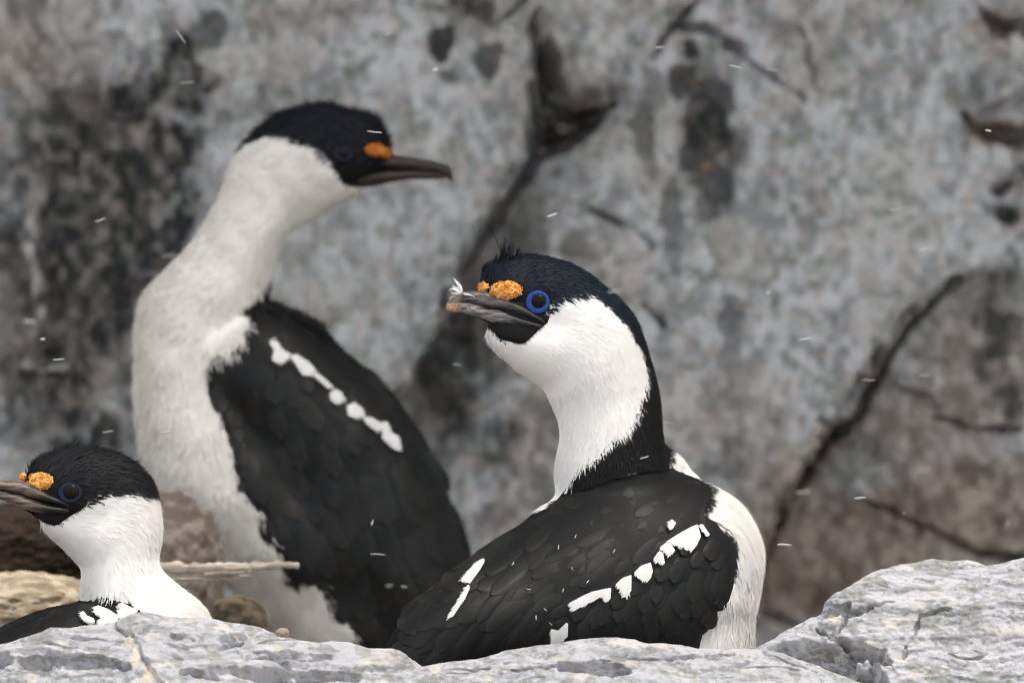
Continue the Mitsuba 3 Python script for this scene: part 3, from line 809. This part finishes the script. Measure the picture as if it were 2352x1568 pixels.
A_FACE = Polygon([(1090, 700), (1120, 684), (1162, 694), (1200, 700), (1256, 725), (1254, 745), (1218, 774), (1193, 786), (1155, 780), (1120, 745)])
A_GULAR = Polygon([(1100, 728), (1122, 742), (1138, 764), (1156, 780), (1174, 784), (1193, 789), (1206, 786), (1218, 776), (1236, 758), (1257, 740), (1262, 726), (1235, 716), (1200, 696), (1150, 684), (1122, 694)])
A_FLOW = [(1100, 650, .6, -.8), (1150, 600, .7, -.7), (1250, 600, 1, 0), (1350, 660, .8, .6), (1450, 800, .35, 1), (1510, 900, .1, 1), (1520, 1000, .1, 1), (1270, 760, 1, .35), (1340, 720, .9, .5), (1200, 840, .75, .65),
          (1300, 800, .8, .6), (1380, 850, .5, .9), (1300, 950, .1, 1), (1400, 950, .15, 1), (1290, 1080, -.1, 1), (1420, 1050, 0, 1), (1600, 1130, .5, .9), (1700, 1200, .35, 1), (1730, 1350, -.1, 1), (1680, 1450, -.35, .95), (1640, 1480, -.6, .8), (1125, 780, .4, .9)]
skin(A, A_WHITE)
A_WING = Polygon([(1300, 1140), (1400, 1100), (1480, 1082), (1540, 1078), (1600, 1106), (1626, 1116), (1630, 1148), (1612, 1186), (1643, 1199), (1668, 1214), (1683, 1232), (1688, 1262), (1686, 1292), (1680, 1328), (1660, 1364), (1640, 1388), (1620, 1432), (1590, 1460), (1580, 1540),
                  (1300, 1600), (1000, 1580), (925, 1500), (940, 1440), (972, 1398), (1012, 1350), (1060, 1302), (1142, 1240), (1190, 1208), (1230, 1184), (1276, 1164)])
coat(A, A_WHITE, [A_FACE, A_GULAR.buffer(3), ell(1235, 693, 25, 24), ell(1162, 668, 36, 22), ell(1110, 662, 14, 13)], A_FLOW, 150000,
     lambda u, v: np.where(v > 1100, .010, .0062), lambda u, v: np.where((u < 1270) & (v > 715), .0022, np.where(v < 720, .0058, .005)), 760, A_WING, .14)
add('cormorant__bare_face', patch_mesh(A, A_GULAR, .0006, 6, .0003, .001), 'mat_bare_skin')
A_WFLOW = [(1560, 1110, -.9, .45), (1400, 1160, -.9, .45), (1250, 1230, -.85, .5), (1100, 1320, -.72, .7), (1000, 1440, -.6, .8), (1150, 1450, -.6, .8), (1350, 1300, -.85, .5), (1600, 1200, -.75, .65),
           (1660, 1270, -.3, .95), (1560, 1330, -.35, .95), (1450, 1400, -.4, .9), (1300, 1450, -.6, .8), (1600, 1430, -.2, 1)]


def a_size(u, v):
    line = np.interp(u, [1100, 1300, 1400, 1500, 1600], [1500, 1385, 1350, 1290, 1215])      # the white wing bar
    if v < line - 6:
        return (150, 38, .0025) if u < 1260 else (140, 40, .0014) if v > 1180 else (90, 36, .0012)
    if v < line + 50:
        return 66, 40, .0022
    return (110, 46, .0020) if u > 1330 else (150, 42, .0021)


wk = wing_feathers(A, A_WING, A_WFLOW, 36, a_size)
Z2 = lambda q: [(846.7 + x * .4, 987.8 + y * .4) for x, y in q]
white_marks(A, wk, [Z2(q) for q in [
    [(1690, 640), (1760, 598), (1830, 560), (1868, 548), (1886, 612), (1862, 660), (1835, 692), (1780, 668), (1730, 652)],
    [(1876, 546), (1900, 550), (1942, 612), (1920, 606)], [(1708, 545), (1722, 520), (1748, 540), (1730, 570), (1712, 566)],
    [(1655, 668), (1690, 645), (1718, 655), (1742, 690), (1706, 712), (1680, 690)], [(1618, 732), (1650, 690), (1672, 702), (1684, 764), (1650, 748)],
    [(1508, 808), (1548, 770), (1600, 752), (1612, 800), (1598, 842), (1560, 856), (1530, 830)], [(1404, 872), (1440, 840), (1492, 820), (1490, 905), (1468, 938), (1440, 925), (1425, 890)],
    [(1326, 918), (1344, 895), (1378, 892), (1374, 950), (1352, 964), (1338, 936)], [(1140, 975), (1200, 945), (1270, 912), (1345, 896), (1335, 935), (1290, 955), (1230, 985), (1165, 1012)],
    [(1040, 1112), (1082, 1120), (1134, 1072), (1132, 1150), (1090, 1184), (1046, 1188)], [(540, 874), (580, 820), (640, 765), (682, 742), (650, 800), (590, 880)], [(462, 1070), (520, 980), (575, 895), (592, 886), (560, 960), (500, 1050)]]], A_WFLOW)
# ragged white tips where the breast meets the shoulder
eye(A, 1235, 693, 27.5, 15.5, 'mat_blue_ring', (1.0, .95))
caruncle(A, 1162, 667, 37, 21, 'mat_caruncle', 300, 3, gr=.00058)
caruncle(A, 1110, 661, 13, 12, 'mat_caruncle', 40, 4, hole=False, key='caruncle', gr=.0006)
add('cormorant__upper_bill', horn(A, [(1027, 698, 707, -.0525, .0010), (1031, 686, 714, -.0520, .0026), (1042, 677, 712, -.0490, .0036), (1062, 670, 693, -.0440, .0046), (1095, 668, 699, -.0365, .0060), (1122, 671, 706, -.0315, .0072), (1160, 684, 712, -.0328, .0068), (1203, 704, 727, -.0332, .0058), (1250, 735, 744, -.0336, .0030)]), 'mat_upper_bill')
add('cormorant__lower_bill', horn(A, [(1050, 700, 710, -.0465, .0015), (1060, 692, 718, -.0440, .0040), (1095, 699, 727, -.0360, .0055), (1123, 707, 738, -.0310, .0066), (1154, 713, 746, -.0322, .0068), (1195, 728, 751, -.0328, .0058), (1246, 746, 754, -.0334, .0030)]), 'mat_lower_bill')
add('cormorant__nail', horn(A, [(1025, 703, 709, -.0530, .0008), (1030, 695, 715, -.0525, .0024), (1042, 691, 717, -.0498, .0034), (1054, 693, 717, -.0466, .0038), (1064, 698, 712, -.0440, .002)]), 'mat_nail')


def wisps(bird, key, items, mat, r0=.00022):
    """Loose long barbs: items (u0, v0, u1, v1, bend) rising from the skin."""
    parts, at = [], 0
    for (a, b, c, d, bend) in items:
        t = np.linspace(0, 1, 7)
        nx, nv = -(d - b), (c - a)
        U = a + (c - a) * t + nx * bend * np.sin(np.pi * t)
        V = b + (d - b) * t + nv * bend * np.sin(np.pi * t)
        x, z = bird.sh.xz(U, V)
        y = bird.y(np.full(7, a), np.full(7, b)) + .006 + 0 * t
        q = curve_tube(np.stack([x, y, z], 1), r0 * (1 - .8 * t), 4)
        parts.append((q[0], q[1] + at))
        at += len(q[0])
    add(f'{bird.key}__{key}', (np.vstack([q[0] for q in parts]), np.vstack([q[1] for q in parts])), mat, kind='stuff')


cr = np.random.default_rng(11)
items = [(1158, 598, 1116, 506, .03), (1160, 590, 1159, 547, .05), (1165, 592, 1166, 552, .05), (1152, 592, 1152, 556, .04)]
for i in range(240):
    a = cr.uniform(1105, 1235)
    b = 622 - 22 * math.sin((a - 1105) / 130 * 2.2) + cr.uniform(-4, 14)
    hgt = (24 + 46 * math.exp(-((a - 1160) / 22) ** 2)) * cr.uniform(.5, 1.1)
    items.append((a, b, a + cr.uniform(-4, 18), b - hgt * .85, cr.uniform(-.12, .12)))
wisps(A, 'crest', items, 'mat_dark_barb', .00036)

tag('cormorant', 'cormorant sitting with its back turned, head over its shoulder, bright blue ring round its eye', 'cormorant')

# ------------------------------------------------------------------ bird 2: the tall one standing behind, out of focus
B = Bird('cormorant_001', Sheet(.42), [
    [(690, 374, 121, 0, .026), (640, 406, 110, 0, .026), (592, 482, 84, 0, .025), (556, 545, 86, 0, .026), (528, 602, 96, 0, .029), (490, 682, 117, 0, .034), (440, 762, 128, 0, .038), (432, 850, 121, 0, .042),
     (452, 950, 139, 0, .05), (486, 1045, 160, 0, .056), (560, 1130, 182, 0, .06), (660, 1230, 178, 0, .06), (745, 1330, 176, 0, .055), (820, 1450, 150, 0, .05)],
    [(690, 373, 120, 0, .026), (804, 343, 87, -.002, .020), (832, 352, 66, -.002, .016)], [(770, 294, 42, 0, .016), (838, 296, 35, -.002, .013)], [(800, 378, 50, -.002, .014), (850, 384, 28, -.002, .009)],
    [(660, 420, 90, 0, .024), (738, 420, 53, 0, .016), (790, 428, 24, 0, .009), (812, 432, 12, 0, .005)],
    [(450, 860, 120, .004, .045), (590, 850, 158, .006, .055), (682, 962, 188, .008, .062), (742, 1062, 224, .008, .064), (792, 1172, 236, .008, .064), (842, 1292, 222, .006, .06), (880, 1420, 195, .004, .05), (905, 1540, 160, .004, .04)],
], k=.006, h=.0026, lump=.0028)
B_BLACK = Polygon([(520, 380), (534, 361), (570, 330), (600, 318), (624, 314), (640, 314), (653, 320), (662, 312), (678, 329), (714, 339), (739, 350), (750, 364), (761, 379), (775, 402), (786, 420), (800, 428), (834, 430), (960, 420), (960, 200), (480, 200), (480, 380)])
B_BLACK2 = Polygon([(640, 600), (606, 668), (560, 705), (553, 714), (572, 728), (580, 736), (566, 760), (566, 780), (554, 786), (546, 803), (530, 800), (513, 813), (500, 814), (484, 821), (478, 875), (488, 900), (500, 920), (506, 950), (514, 972), (530, 995), (535, 1019), (536, 1040), (541, 1062), (548, 1090), (557, 1109), (566, 1130), (583, 1146), (600, 1152),
                    (617, 1163), (622, 1190), (631, 1220), (641, 1264), (650, 1297), (659, 1327), (675, 1336), (688, 1338), (710, 1326), (728, 1312), (743, 1335), (764, 1369), (794, 1414), (812, 1446), (824, 1474), (836, 1500), (850, 1600), (1200, 1600), (1200, 700)])
B_WHITE = Polygon([(150, 150), (1250, 150), (1250, 1750), (150, 1750)]).difference(B_BLACK).difference(B_BLACK2)
skin(B, B_WHITE)
B_WING = Polygon([(588, 716), (592, 690), (620, 706), (676, 738), (748, 790), (818, 840), (890, 894), (924, 936), (960, 994), (996, 1066), (1024, 1140), (1042, 1204), (1054, 1272), (1054, 1340), (1040, 1560), (870, 1640), (840, 1510), (826, 1474), (796, 1414), (766, 1369), (745, 1335), (728, 1314), (688, 1340), (661, 1327), (652, 1297), (643, 1264), (633, 1220), (624, 1190), (619, 1163), (585, 1147),
                  (559, 1109), (543, 1062), (537, 1019), (516, 972), (502, 920), (480, 876), (486, 822), (513, 815), (547, 804), (568, 780), (582, 736)])
B_FLOW = [(850, 290, -1, -.3), (750, 250, -1, 0), (620, 280, -.8, .6), (540, 370, -.5, .9), (700, 400, -.9, .4), (600, 420, -.6, .8), (760, 460, -.9, .3), (650, 500, -.8, .6), (560, 560, -.6, .8), (450, 700, -.5, .9), (350, 800, -.1, 1), (430, 850, 0, 1), (540, 780, .3, .9), (480, 1000, .2, 1), (560, 1200, .5, .9), (700, 1400, .6, .8)]
coat(B, B_WHITE, [Polygon([(790, 390), (850, 370), (860, 410), (820, 425), (795, 420)]), ell(790, 354, 25, 22), ell(869, 347, 34, 17)], B_FLOW, 80000, lambda u, v: np.where(v > 650, .011, .008), lambda u, v: np.where((u > 740) & (v > 380), .002, .006), 520, B_WING, .42, (.009, .010, .017), (.77, .745, .70))
B_WFLOW = [(620, 740, .55, .85), (750, 850, .6, .8), (900, 950, .5, .85), (1000, 1150, .25, 1), (1000, 1400, .15, 1), (550, 900, .15, 1), (620, 1100, .25, 1), (750, 1100, .3, 1), (800, 1300, .3, 1), (700, 1000, .3, 1), (900, 1200, .3, 1)]
wk = wing_feathers(B, B_WING, B_WFLOW, 54, lambda u, v: (170, 62, .0018) if v > 1000 else (105, 50, .0018), base_step=18)
Z4 = lambda q: [(282.2 + x * .36, 658.6 + y * .36) for x, y in q]
white_marks(B, wk, [Z4(q) for q in [
    [(935, 360), (985, 365), (1015, 410), (1075, 450), (1050, 475), (1000, 495), (960, 470), (975, 420)], [(1070, 455), (1110, 450), (1180, 495), (1225, 545), (1190, 575), (1150, 570), (1110, 510)],
    [(1205, 570), (1235, 565), (1290, 605), (1335, 655), (1310, 660), (1260, 620)], [(1315, 690), (1350, 665), (1390, 690), (1405, 730), (1360, 755), (1325, 730)], [(1425, 770), (1470, 750), (1520, 790), (1530, 825), (1480, 845), (1435, 820)],
    [(1525, 840), (1570, 840), (1640, 880), (1655, 920), (1600, 915), (1550, 880)], [(1640, 870), (1670, 870), (1700, 940), (1740, 960), (1760, 1045), (1715, 1035), (1650, 970)]]], B_WFLOW, .0038)
B_GULAR = Polygon([(775, 380), (800, 374), (850, 366), (872, 372), (880, 400), (862, 418), (834, 426), (806, 427), (790, 421), (780, 406)])
add('cormorant_001__bare_face', patch_mesh(B, B_GULAR, .0006, 7, .0003, .001), 'mat_bare_skin')
eye(B, 790, 354, 24, 13, 'mat_dark_ring', (1, .8))
caruncle(B, 864, 346, 22, 13, 'mat_caruncle_orange', 60, 8, hole=True, gr=.0012)
caruncle(B, 885, 352, 12, 9, 'mat_caruncle_orange', 40, 9, hole=False, gr=.0012)
add('cormorant_001__upper_bill', horn(B, [(1040, 400, 417, -.002, .0012), (1036, 386, 417, -.002, .0032), (1024, 378, 408, -.002, .0042), (1000, 371, 398, -.002, .0048), (948, 362, 392, -.002, .0064), (905, 357, 391, -.002, .0088), (850, 366, 388, -.002, .0120), (800, 375, 388, -.002, .0155)]), 'mat_brown_bill')
add('cormorant_001__lower_bill', horn(B, [(1022, 400, 410, -.002, .0020), (1002, 397, 412, -.002, .0046), (948, 391, 412, -.002, .0064), (894, 390, 420, -.002, .0095), (840, 388, 430, -.002, .0130), (795, 388, 420, -.002, .0160)]), 'mat_brown_bill_low')
tag('cormorant_001', 'tall cormorant standing upright behind the others and facing right, slightly out of focus', 'cormorant')

# ------------------------------------------------------------------ bird 3: the one at the left edge
C = Bird('cormorant_002', Sheet(-.005), [
    [(122, 1106, 67, -.016, .018), (225, 1140, 111, -.006, .026), (268, 1148, 92, 0, .026), (270, 1216, 103, 0, .029), (275, 1290, 89, 0, .030), (285, 1370, 104, .002, .036), (360, 1472, 128, .01, .05), (380, 1600, 140, .01, .055)],
    [(225, 1228, 86, -.006, .026), (150, 1196, 46, -.014, .016), (122, 1192, 28, -.018, .010)],
    [(100, 1130, 40, -.02, .014), (180, 1150, 40, -.014, .02)],
    [(360, 1472, 128, .01, .05), (250, 1500, 124, 0, .055), (150, 1508, 119, -.008, .058), (60, 1560, 134, -.012, .058), (-120, 1640, 150, -.02, .055)],
], k=.005, h=.0021)
C_BLACK = Polygon([(130, 1203), (100, 1196), (86, 1188), (40, 1170), (-60, 1170), (-60, 950), (420, 950), (420, 1125), (359, 1132), (333, 1137), (312, 1128), (289, 1131), (262, 1130), (237, 1139), (220, 1146), (207, 1155), (198, 1162), (189, 1170), (166, 1182), (148, 1196), (140, 1203)])
C_BACK = Polygon([(150, 1320), (182, 1345), (187, 1378), (232, 1374), (268, 1369), (307, 1381), (330, 1400), (300, 1440), (280, 1700), (-300, 1750), (-300, 1400), (120, 1340)])
C_WHITE = Polygon([(-300, 900), (700, 900), (700, 1800), (-300, 1800)]).difference(C_BLACK).difference(C_BACK)
skin(C, C_WHITE)
C_FLOW = [(60, 1080, .5, -.8), (120, 1050, .75, -.6), (220, 1030, 1, -.1), (320, 1090, .7, .7), (220, 1170, 1, .1), (300, 1160, .9, .4), (150, 1220, .8, .6), (270, 1220, .8, .5), (360, 1230, .2, 1), (200, 1300, .2, 1), (320, 1300, .2, 1), (190, 1360, -.2, 1), (300, 1350, .2, .9), (430, 1400, .7, .7)]
C_WING = Polygon([(-120, 1500), (-40, 1468), (2, 1453), (76, 1430), (150, 1393), (186, 1381), (232, 1378), (268, 1374), (302, 1384), (316, 1398), (296, 1440), (270, 1580), (-120, 1640)])
coat(C, C_WHITE, [Polygon([(48, 1120), (80, 1125), (150, 1152), (188, 1168), (150, 1194), (132, 1200), (95, 1188), (50, 1160)]), ell(168, 1128, 25, 22), ell(96, 1103, 31, 18), ell(57, 1093, 11, 10)], C_FLOW, 80000, lambda u, v: np.where(v > 1330, .009, .0066), lambda u, v: np.where((v > 1140) & (u < 200), .0022, np.where(u < 200, .008, .006)), 1130, C_WING, .16, (.012, .013, .016))
C_WFLOW = [(250, 1400, -.9, .4), (100, 1450, -.9, .45), (0, 1500, -.9, .45), (280, 1440, -.6, .8)]
wk = wing_feathers(C, C_WING, C_WFLOW, 40, lambda u, v: (90, 44, .0016))
Z5 = lambda q: [(x * .3702, 987.8 + y * .3702) for x, y in q]
white_marks(C, wk, [Z5(q) for q in [[(515, 1155), (535, 1138), (560, 1165), (600, 1180), (610, 1200), (575, 1205), (540, 1190)], [(595, 1120), (630, 1105), (690, 1125), (750, 1160), (745, 1190), (690, 1215), (618, 1225), (645, 1170), (610, 1150)], [(755, 1065), (780, 1062), (820, 1090), (860, 1120), (860, 1160), (790, 1180), (745, 1160), (765, 1110)]]], C_WFLOW, .0034)
C_GULAR = Polygon([(44, 1130), (60, 1165), (88, 1186), (110, 1198), (130, 1204), (142, 1201), (150, 1194), (168, 1181), (190, 1169), (204, 1156), (180, 1148), (130, 1136), (85, 1122)])
add('cormorant_002__bare_face', patch_mesh(C, C_GULAR, .0006, 6, .0003, .001), 'mat_bare_skin')
eye(C, 168, 1128, 27, 17, 'mat_dim_ring', (1, .85))
caruncle(C, 96, 1103, 33, 20, 'mat_caruncle', 260, 13, gr=.00058)
caruncle(C, 58, 1094, 10, 10, 'mat_caruncle', 26, 14, hole=False, gr=.0006)
add('cormorant_002__upper_bill', horn(C, [(-92, 1128, 1142, -.05, .001), (-86, 1117, 1142, -.049, .0026), (-60, 1107, 1130, -.046, .004), (0, 1100, 1121, -.037, .0058), (46, 1100, 1131, -.031, .0080), (80, 1112, 1142, -.0300, .0082), (120, 1132, 1152, -.0308, .0072), (165, 1150, 1163, -.0310, .0040)]), 'mat_tan_bill')
add('cormorant_002__lower_bill', horn(C, [(-72, 1129, 1137, -.046, .0015), (-60, 1129, 1141, -.045, .0035), (0, 1121, 1144, -.036, .0055), (46, 1131, 1160, -.0305, .0076), (80, 1143, 1172, -.0298, .0078), (115, 1154, 1177, -.0306, .0070), (165, 1164, 1174, -.0310, .0038)]), 'mat_tan_bill')
cr = np.random.default_rng(12)
items = []
for i in range(110):
    a = cr.uniform(75, 300)
    b = np.interp(a, [56, 93, 130, 167, 207, 259, 300], [1092, 1056, 1040, 1032, 1036, 1050, 1066]) + cr.uniform(-2, 12)
    hgt = (14 + 16 * math.exp(-((a - 160) / 60) ** 2)) * cr.uniform(.4, 1.2)
    items.append((a, b, a + cr.uniform(4, 34), b - hgt, cr.uniform(-.15, .15)))
wisps(C, 'crest', items, 'mat_dark_barb', .00032)
tag('cormorant_002', 'cormorant at the left edge of the picture, its body low behind the ledge', 'cormorant')

# ------------------------------------------------------------------ stones, sticks and other small things
MID = Sheet(.16)
stone('stone', Sheet(.26), 50, 1408, 180, 92, .09, ((.26, .21, .15), (.50, .43, .33)), 'sandy pale stone behind the back of the left cormorant', 3, rough=.10)
stone('stone_001', Sheet(.42), 36, 1262, 172, 105, .07, ((.022, .016, .012), (.055, .038, .028)), 'brown stone with recess shade in its colour under the bill of the left cormorant', 5, rough=.14)  # albedo lowered to paint in the shade of a dark recess
stone('stone_002', Sheet(.30), 385, 1330, 128, 195, .04, ((.13, .105, .092), (.25, .21, .19)), 'grey brown rounded stone behind the neck of the left cormorant', 9, rough=.16)
stone('stone_003', Sheet(.24), 545, 1425, 66, 56, .03, ((.06, .05, .03), (.15, .12, .085)), 'olive brown stone at the foot of the tall cormorant', 12, rough=.2, sub=3)
stone('stone_004', Sheet(.06), 648, 1456, 16, 14, .006, ((.36, .28, .25), (.50, .40, .36)), 'tiny pinkish pebble on the ledge below the tall cormorant', 15, rough=.2, cat='pebble', sub=3)

scene['mat_stick'] = grainy((.30, .26, .22), (.62, .55, .48), (60, 400, 900), .8, .2)
STK = Sheet(.20)


def stick(key, pts, label, seed):
    q = np.array(pts, float)
    t = np.linspace(0, len(q) - 1, 40)
    U, V, R = (np.interp(t, np.arange(len(q)), q[:, i]) for i in range(3))
    V = V + 2.0 * (meshkit.fbm(np.stack([U * .05, 0 * U + seed, 0 * U], 1), 3, seed) - .5)
    x, z = STK.xz(U, V)
    y = STK.y0 + .02 * (t / t[-1] - .5)
    R = R * STK.S * (1 + .9 * (meshkit.fbm(np.stack([U * .11, 0 * U, 0 * U + seed], 1), 2, seed) - .5))
    add(key, curve_tube(np.stack([x, y, z], 1), R, 9), 'mat_stick', 40, label, 'stick')


stick('stick', [(360, 1302, 13), (480, 1304, 13), (560, 1302, 11), (640, 1297, 9), (684, 1299, 6)], 'longest, uppermost of three dry splintered sticks in front of the tall cormorant', 2)
stick('stick_002', [(470, 1316, 3), (540, 1313, 3.4), (610, 1307, 3), (660, 1303, 1.5)], 'thin splinter lying close under the longer dry stick', 9)
stick('stick_001', [(380, 1330, 4), (480, 1328, 4.5), (540, 1325, 5), (574, 1322, 3)], 'lowest and shortest of three dry sticks in front of the tall cormorant', 6)

# a scrap of down stuck to the bill tip
dn = []
at = 0
for (pts, r) in [([(1062, 672), (1058, 660), (1052, 652), (1046, 644), (1043, 640)], (2.6, 4.5, 3.6, 1.6, .5)), ([(1060, 674), (1050, 668), (1040, 664), (1033, 668)], (3, 4, 2.5, .6)), ([(1066, 676), (1078, 678), (1092, 682)], (2.6, 1.6, .5)), ([(1058, 664), (1046, 661), (1040, 656)], (3, 2, .6)), ([(1056, 674), (1044, 676), (1036, 672)], (3, 2.4, .6))]:
    q = np.array(pts, float)
    t = np.linspace(0, len(q) - 1, 12)
    x, z = A.sh.xz(np.interp(t, np.arange(len(q)), q[:, 0]), np.interp(t, np.arange(len(q)), q[:, 1]))
    m = curve_tube(np.stack([x, 0 * x - .0485, z], 1), np.interp(t, np.arange(len(q)), r) * A.sh.S, 7)
    dn.append((m[0], m[1] + at))
    at += len(m[0])
add('down_feather', (np.vstack([q[0] for q in dn]), np.vstack([q[1] for q in dn])), 'mat_white_feather', True, 'scrap of white down stuck on the bill tip of the front cormorant', 'feather')

# specks of down caught on the back of the front bird
for i, (u, v) in enumerate([(1322, 1238), (1312, 1306), (1345, 1332), (1250, 1392), (1283, 1262), (1180, 1300), (1212, 1352), (1290, 1352), (1405, 1268), (1262, 1420), (1225, 1408)]):
    r = np.random.default_rng(300 + i)
    a = r.uniform(0, 3)
    t = np.linspace(-.5, .5, 4)
    P, _ = A.at(u + 9 * t * math.cos(a), v + 9 * t * math.sin(a), .0045 + 0 * t)
    add('down_speck', curve_tube(P, r.uniform(.00012, .00026) * np.array([.5, 1, .9, .4]), 4), 'mat_white_feather', False, 'tiny white speck of down caught on the dark back feathers of the front cormorant', 'speck', 'specks of down on the back of the front cormorant')

# pale flecks that the wind carries through the air
scene['mat_fleck'] = principled((.40, .43, .40), .8, .1)
FLECKS = [(415, 85, 40, -.9), (890, 78, 22, .35), (1170, 64, 34, -.06), (430, 190, 40, 0), (1000, 162, 16, .3), (1690, 155, 38, -.2), (1775, 161, 40, -.1), (860, 303, 42, -.04), (2055, 481, 38, 0), (1268, 494, 30, .25), (2125, 574, 40, .15), (388, 588, 34, .08),
          (600, 448, 30, 0), (68, 738, 34, .05), (98, 778, 12, .2), (135, 825, 32, 0), (1410, 669, 34, .05), (1765, 673, 9, .8), (1050, 838, 24, -.03), (2125, 862, 34, .25), (1995, 872, 38, 0), (1850, 778, 38, .1), (248, 991, 30, .05), (385, 993, 36, 0), (1536, 972, 32, -.1),
          (628, 777, 22, .5), (2122, 1078, 38, .2), (1845, 1129, 44, .08), (1975, 1143, 32, 0), (855, 1200, 12, 1.2), (868, 1273, 42, -.05), (1802, 1251, 42, 0), (894, 1344, 16, .3), (928, 1346, 16, -.15), (530, 1383, 36, .15), (2076, 1178, 8, -.9), (2315, 1202, 26, 1.1), (1515, 110, 26, .2), (1480, 1050, 28, .4), (230, 505, 30, .4), (2270, 300, 18, -.3), (1545, 1206, 24, 0), (420, 985, 10, .3)]
FLECK_LABELS = [
    'pale wind blown fleck in front of the dark lichen at upper left, slanting',
    "pale wind blown fleck above the tall cormorant's beak, short and slanting",
    'pale wind blown fleck under the dark crack at the top of the picture',
    "pale wind blown fleck before the dark lichen left of the tall cormorant's head",
    'pale wind blown fleck below the small dark stain above the beak of the tall cormorant',
    'pale wind blown fleck left of the two level flecks at upper right',
    'pale wind blown fleck right of the two level flecks at upper right',
    'pale wind blown fleck on the black forehead of the tall cormorant',
    "pale wind blown fleck before the cliff at far right, level with the tall bird's neck",
    "pale wind blown fleck right of the crack above the front cormorant's crest",
    'pale wind blown fleck before the grey cliff at far right, above the long diagonal crack',
    "pale wind blown fleck touching the outline of the tall cormorant's neck",
    'pale wind blown fleck under the cheek of the tall cormorant',
    'pale wind blown fleck before the pale rib of rock at the far left, upper one',
    'pale wind blown fleck before the pale rib of rock at the far left, lower one',
    "pale wind blown fleck before dark rock above the left cormorant's crest, higher one",
    "pale wind blown fleck just right of the front cormorant's crown",
    'pale wind blown fleck dot like, alone on the pale cliff right of the front cormorant',
    "pale wind blown fleck under the front cormorant's beak",
    'pale wind blown fleck right of the long diagonal crack, upper one',
    'pale wind blown fleck lying across the long diagonal crack',
    "pale wind blown fleck on the pale cliff right of the front cormorant's cheek",
    "pale wind blown fleck just above the left cormorant's crest",
    "pale wind blown fleck before the tall cormorant's white breast",
    "pale wind blown fleck just right of the front cormorant's black nape",
    "pale wind blown fleck at the upper end of the tall cormorant's white wing bar",
    'pale wind blown fleck right of the lower end of the long diagonal crack',
    'pale wind blown fleck broader, beside the lower end of the long diagonal crack',
    'pale wind blown fleck right of the broad fleck beside the diagonal crack',
    'pale wind blown fleck upright, before the lower wing of the tall cormorant',
    'pale wind blown fleck broader level one before the lower wing of the tall cormorant',
    "pale wind blown fleck broad, just right of the front cormorant's breast",
    "pale wind blown fleck left one of a low pair before the tall cormorant's wing",
    "pale wind blown fleck right one of a low pair before the tall cormorant's wing",
    'pale wind blown fleck before the olive stone at the foot of the tall cormorant',
    'pale wind blown fleck dot like, over the brown rock at lower right',
    'pale wind blown fleck steep, near the right edge above the boulder',
    'pale wind blown fleck near the top, left of the thin branching crack',
    'pale wind blown fleck inside the black neck of the front cormorant',
    "pale wind blown fleck faint, on dark rock left of the tall cormorant's neck",
    'pale wind blown fleck short, near the right top before the cliff',
    "pale wind blown fleck beside the small white feather on the front cormorant's wing",
    "pale wind blown fleck short, on the tall cormorant's lower breast"]
for i, (u, v, L, a) in enumerate(FLECKS):
    fs = Sheet(float(np.random.default_rng(100 + i).uniform(-.55, .30)))
    r = np.random.default_rng(i)
    w = (1.0 + 2.2 * r.random() ** 2) * (1 if L > 20 else 1.4)
    t = np.linspace(-.5, .5, 6)
    U, V = u + L * .8 * t * math.cos(a), v - L * .8 * t * math.sin(a) + 1.2 * np.sin(t * 3 + i)
    x, z = fs.xz(U, V)
    m = curve_tube(np.stack([x, fs.y0 + t * .004, z], 1), w * fs.S * np.array([.6, 1, 1, 1, .9, .5]), 5)
    add('fleck', m, 'mat_fleck', False, FLECK_LABELS[i], 'fleck', 'pale flecks in the air')
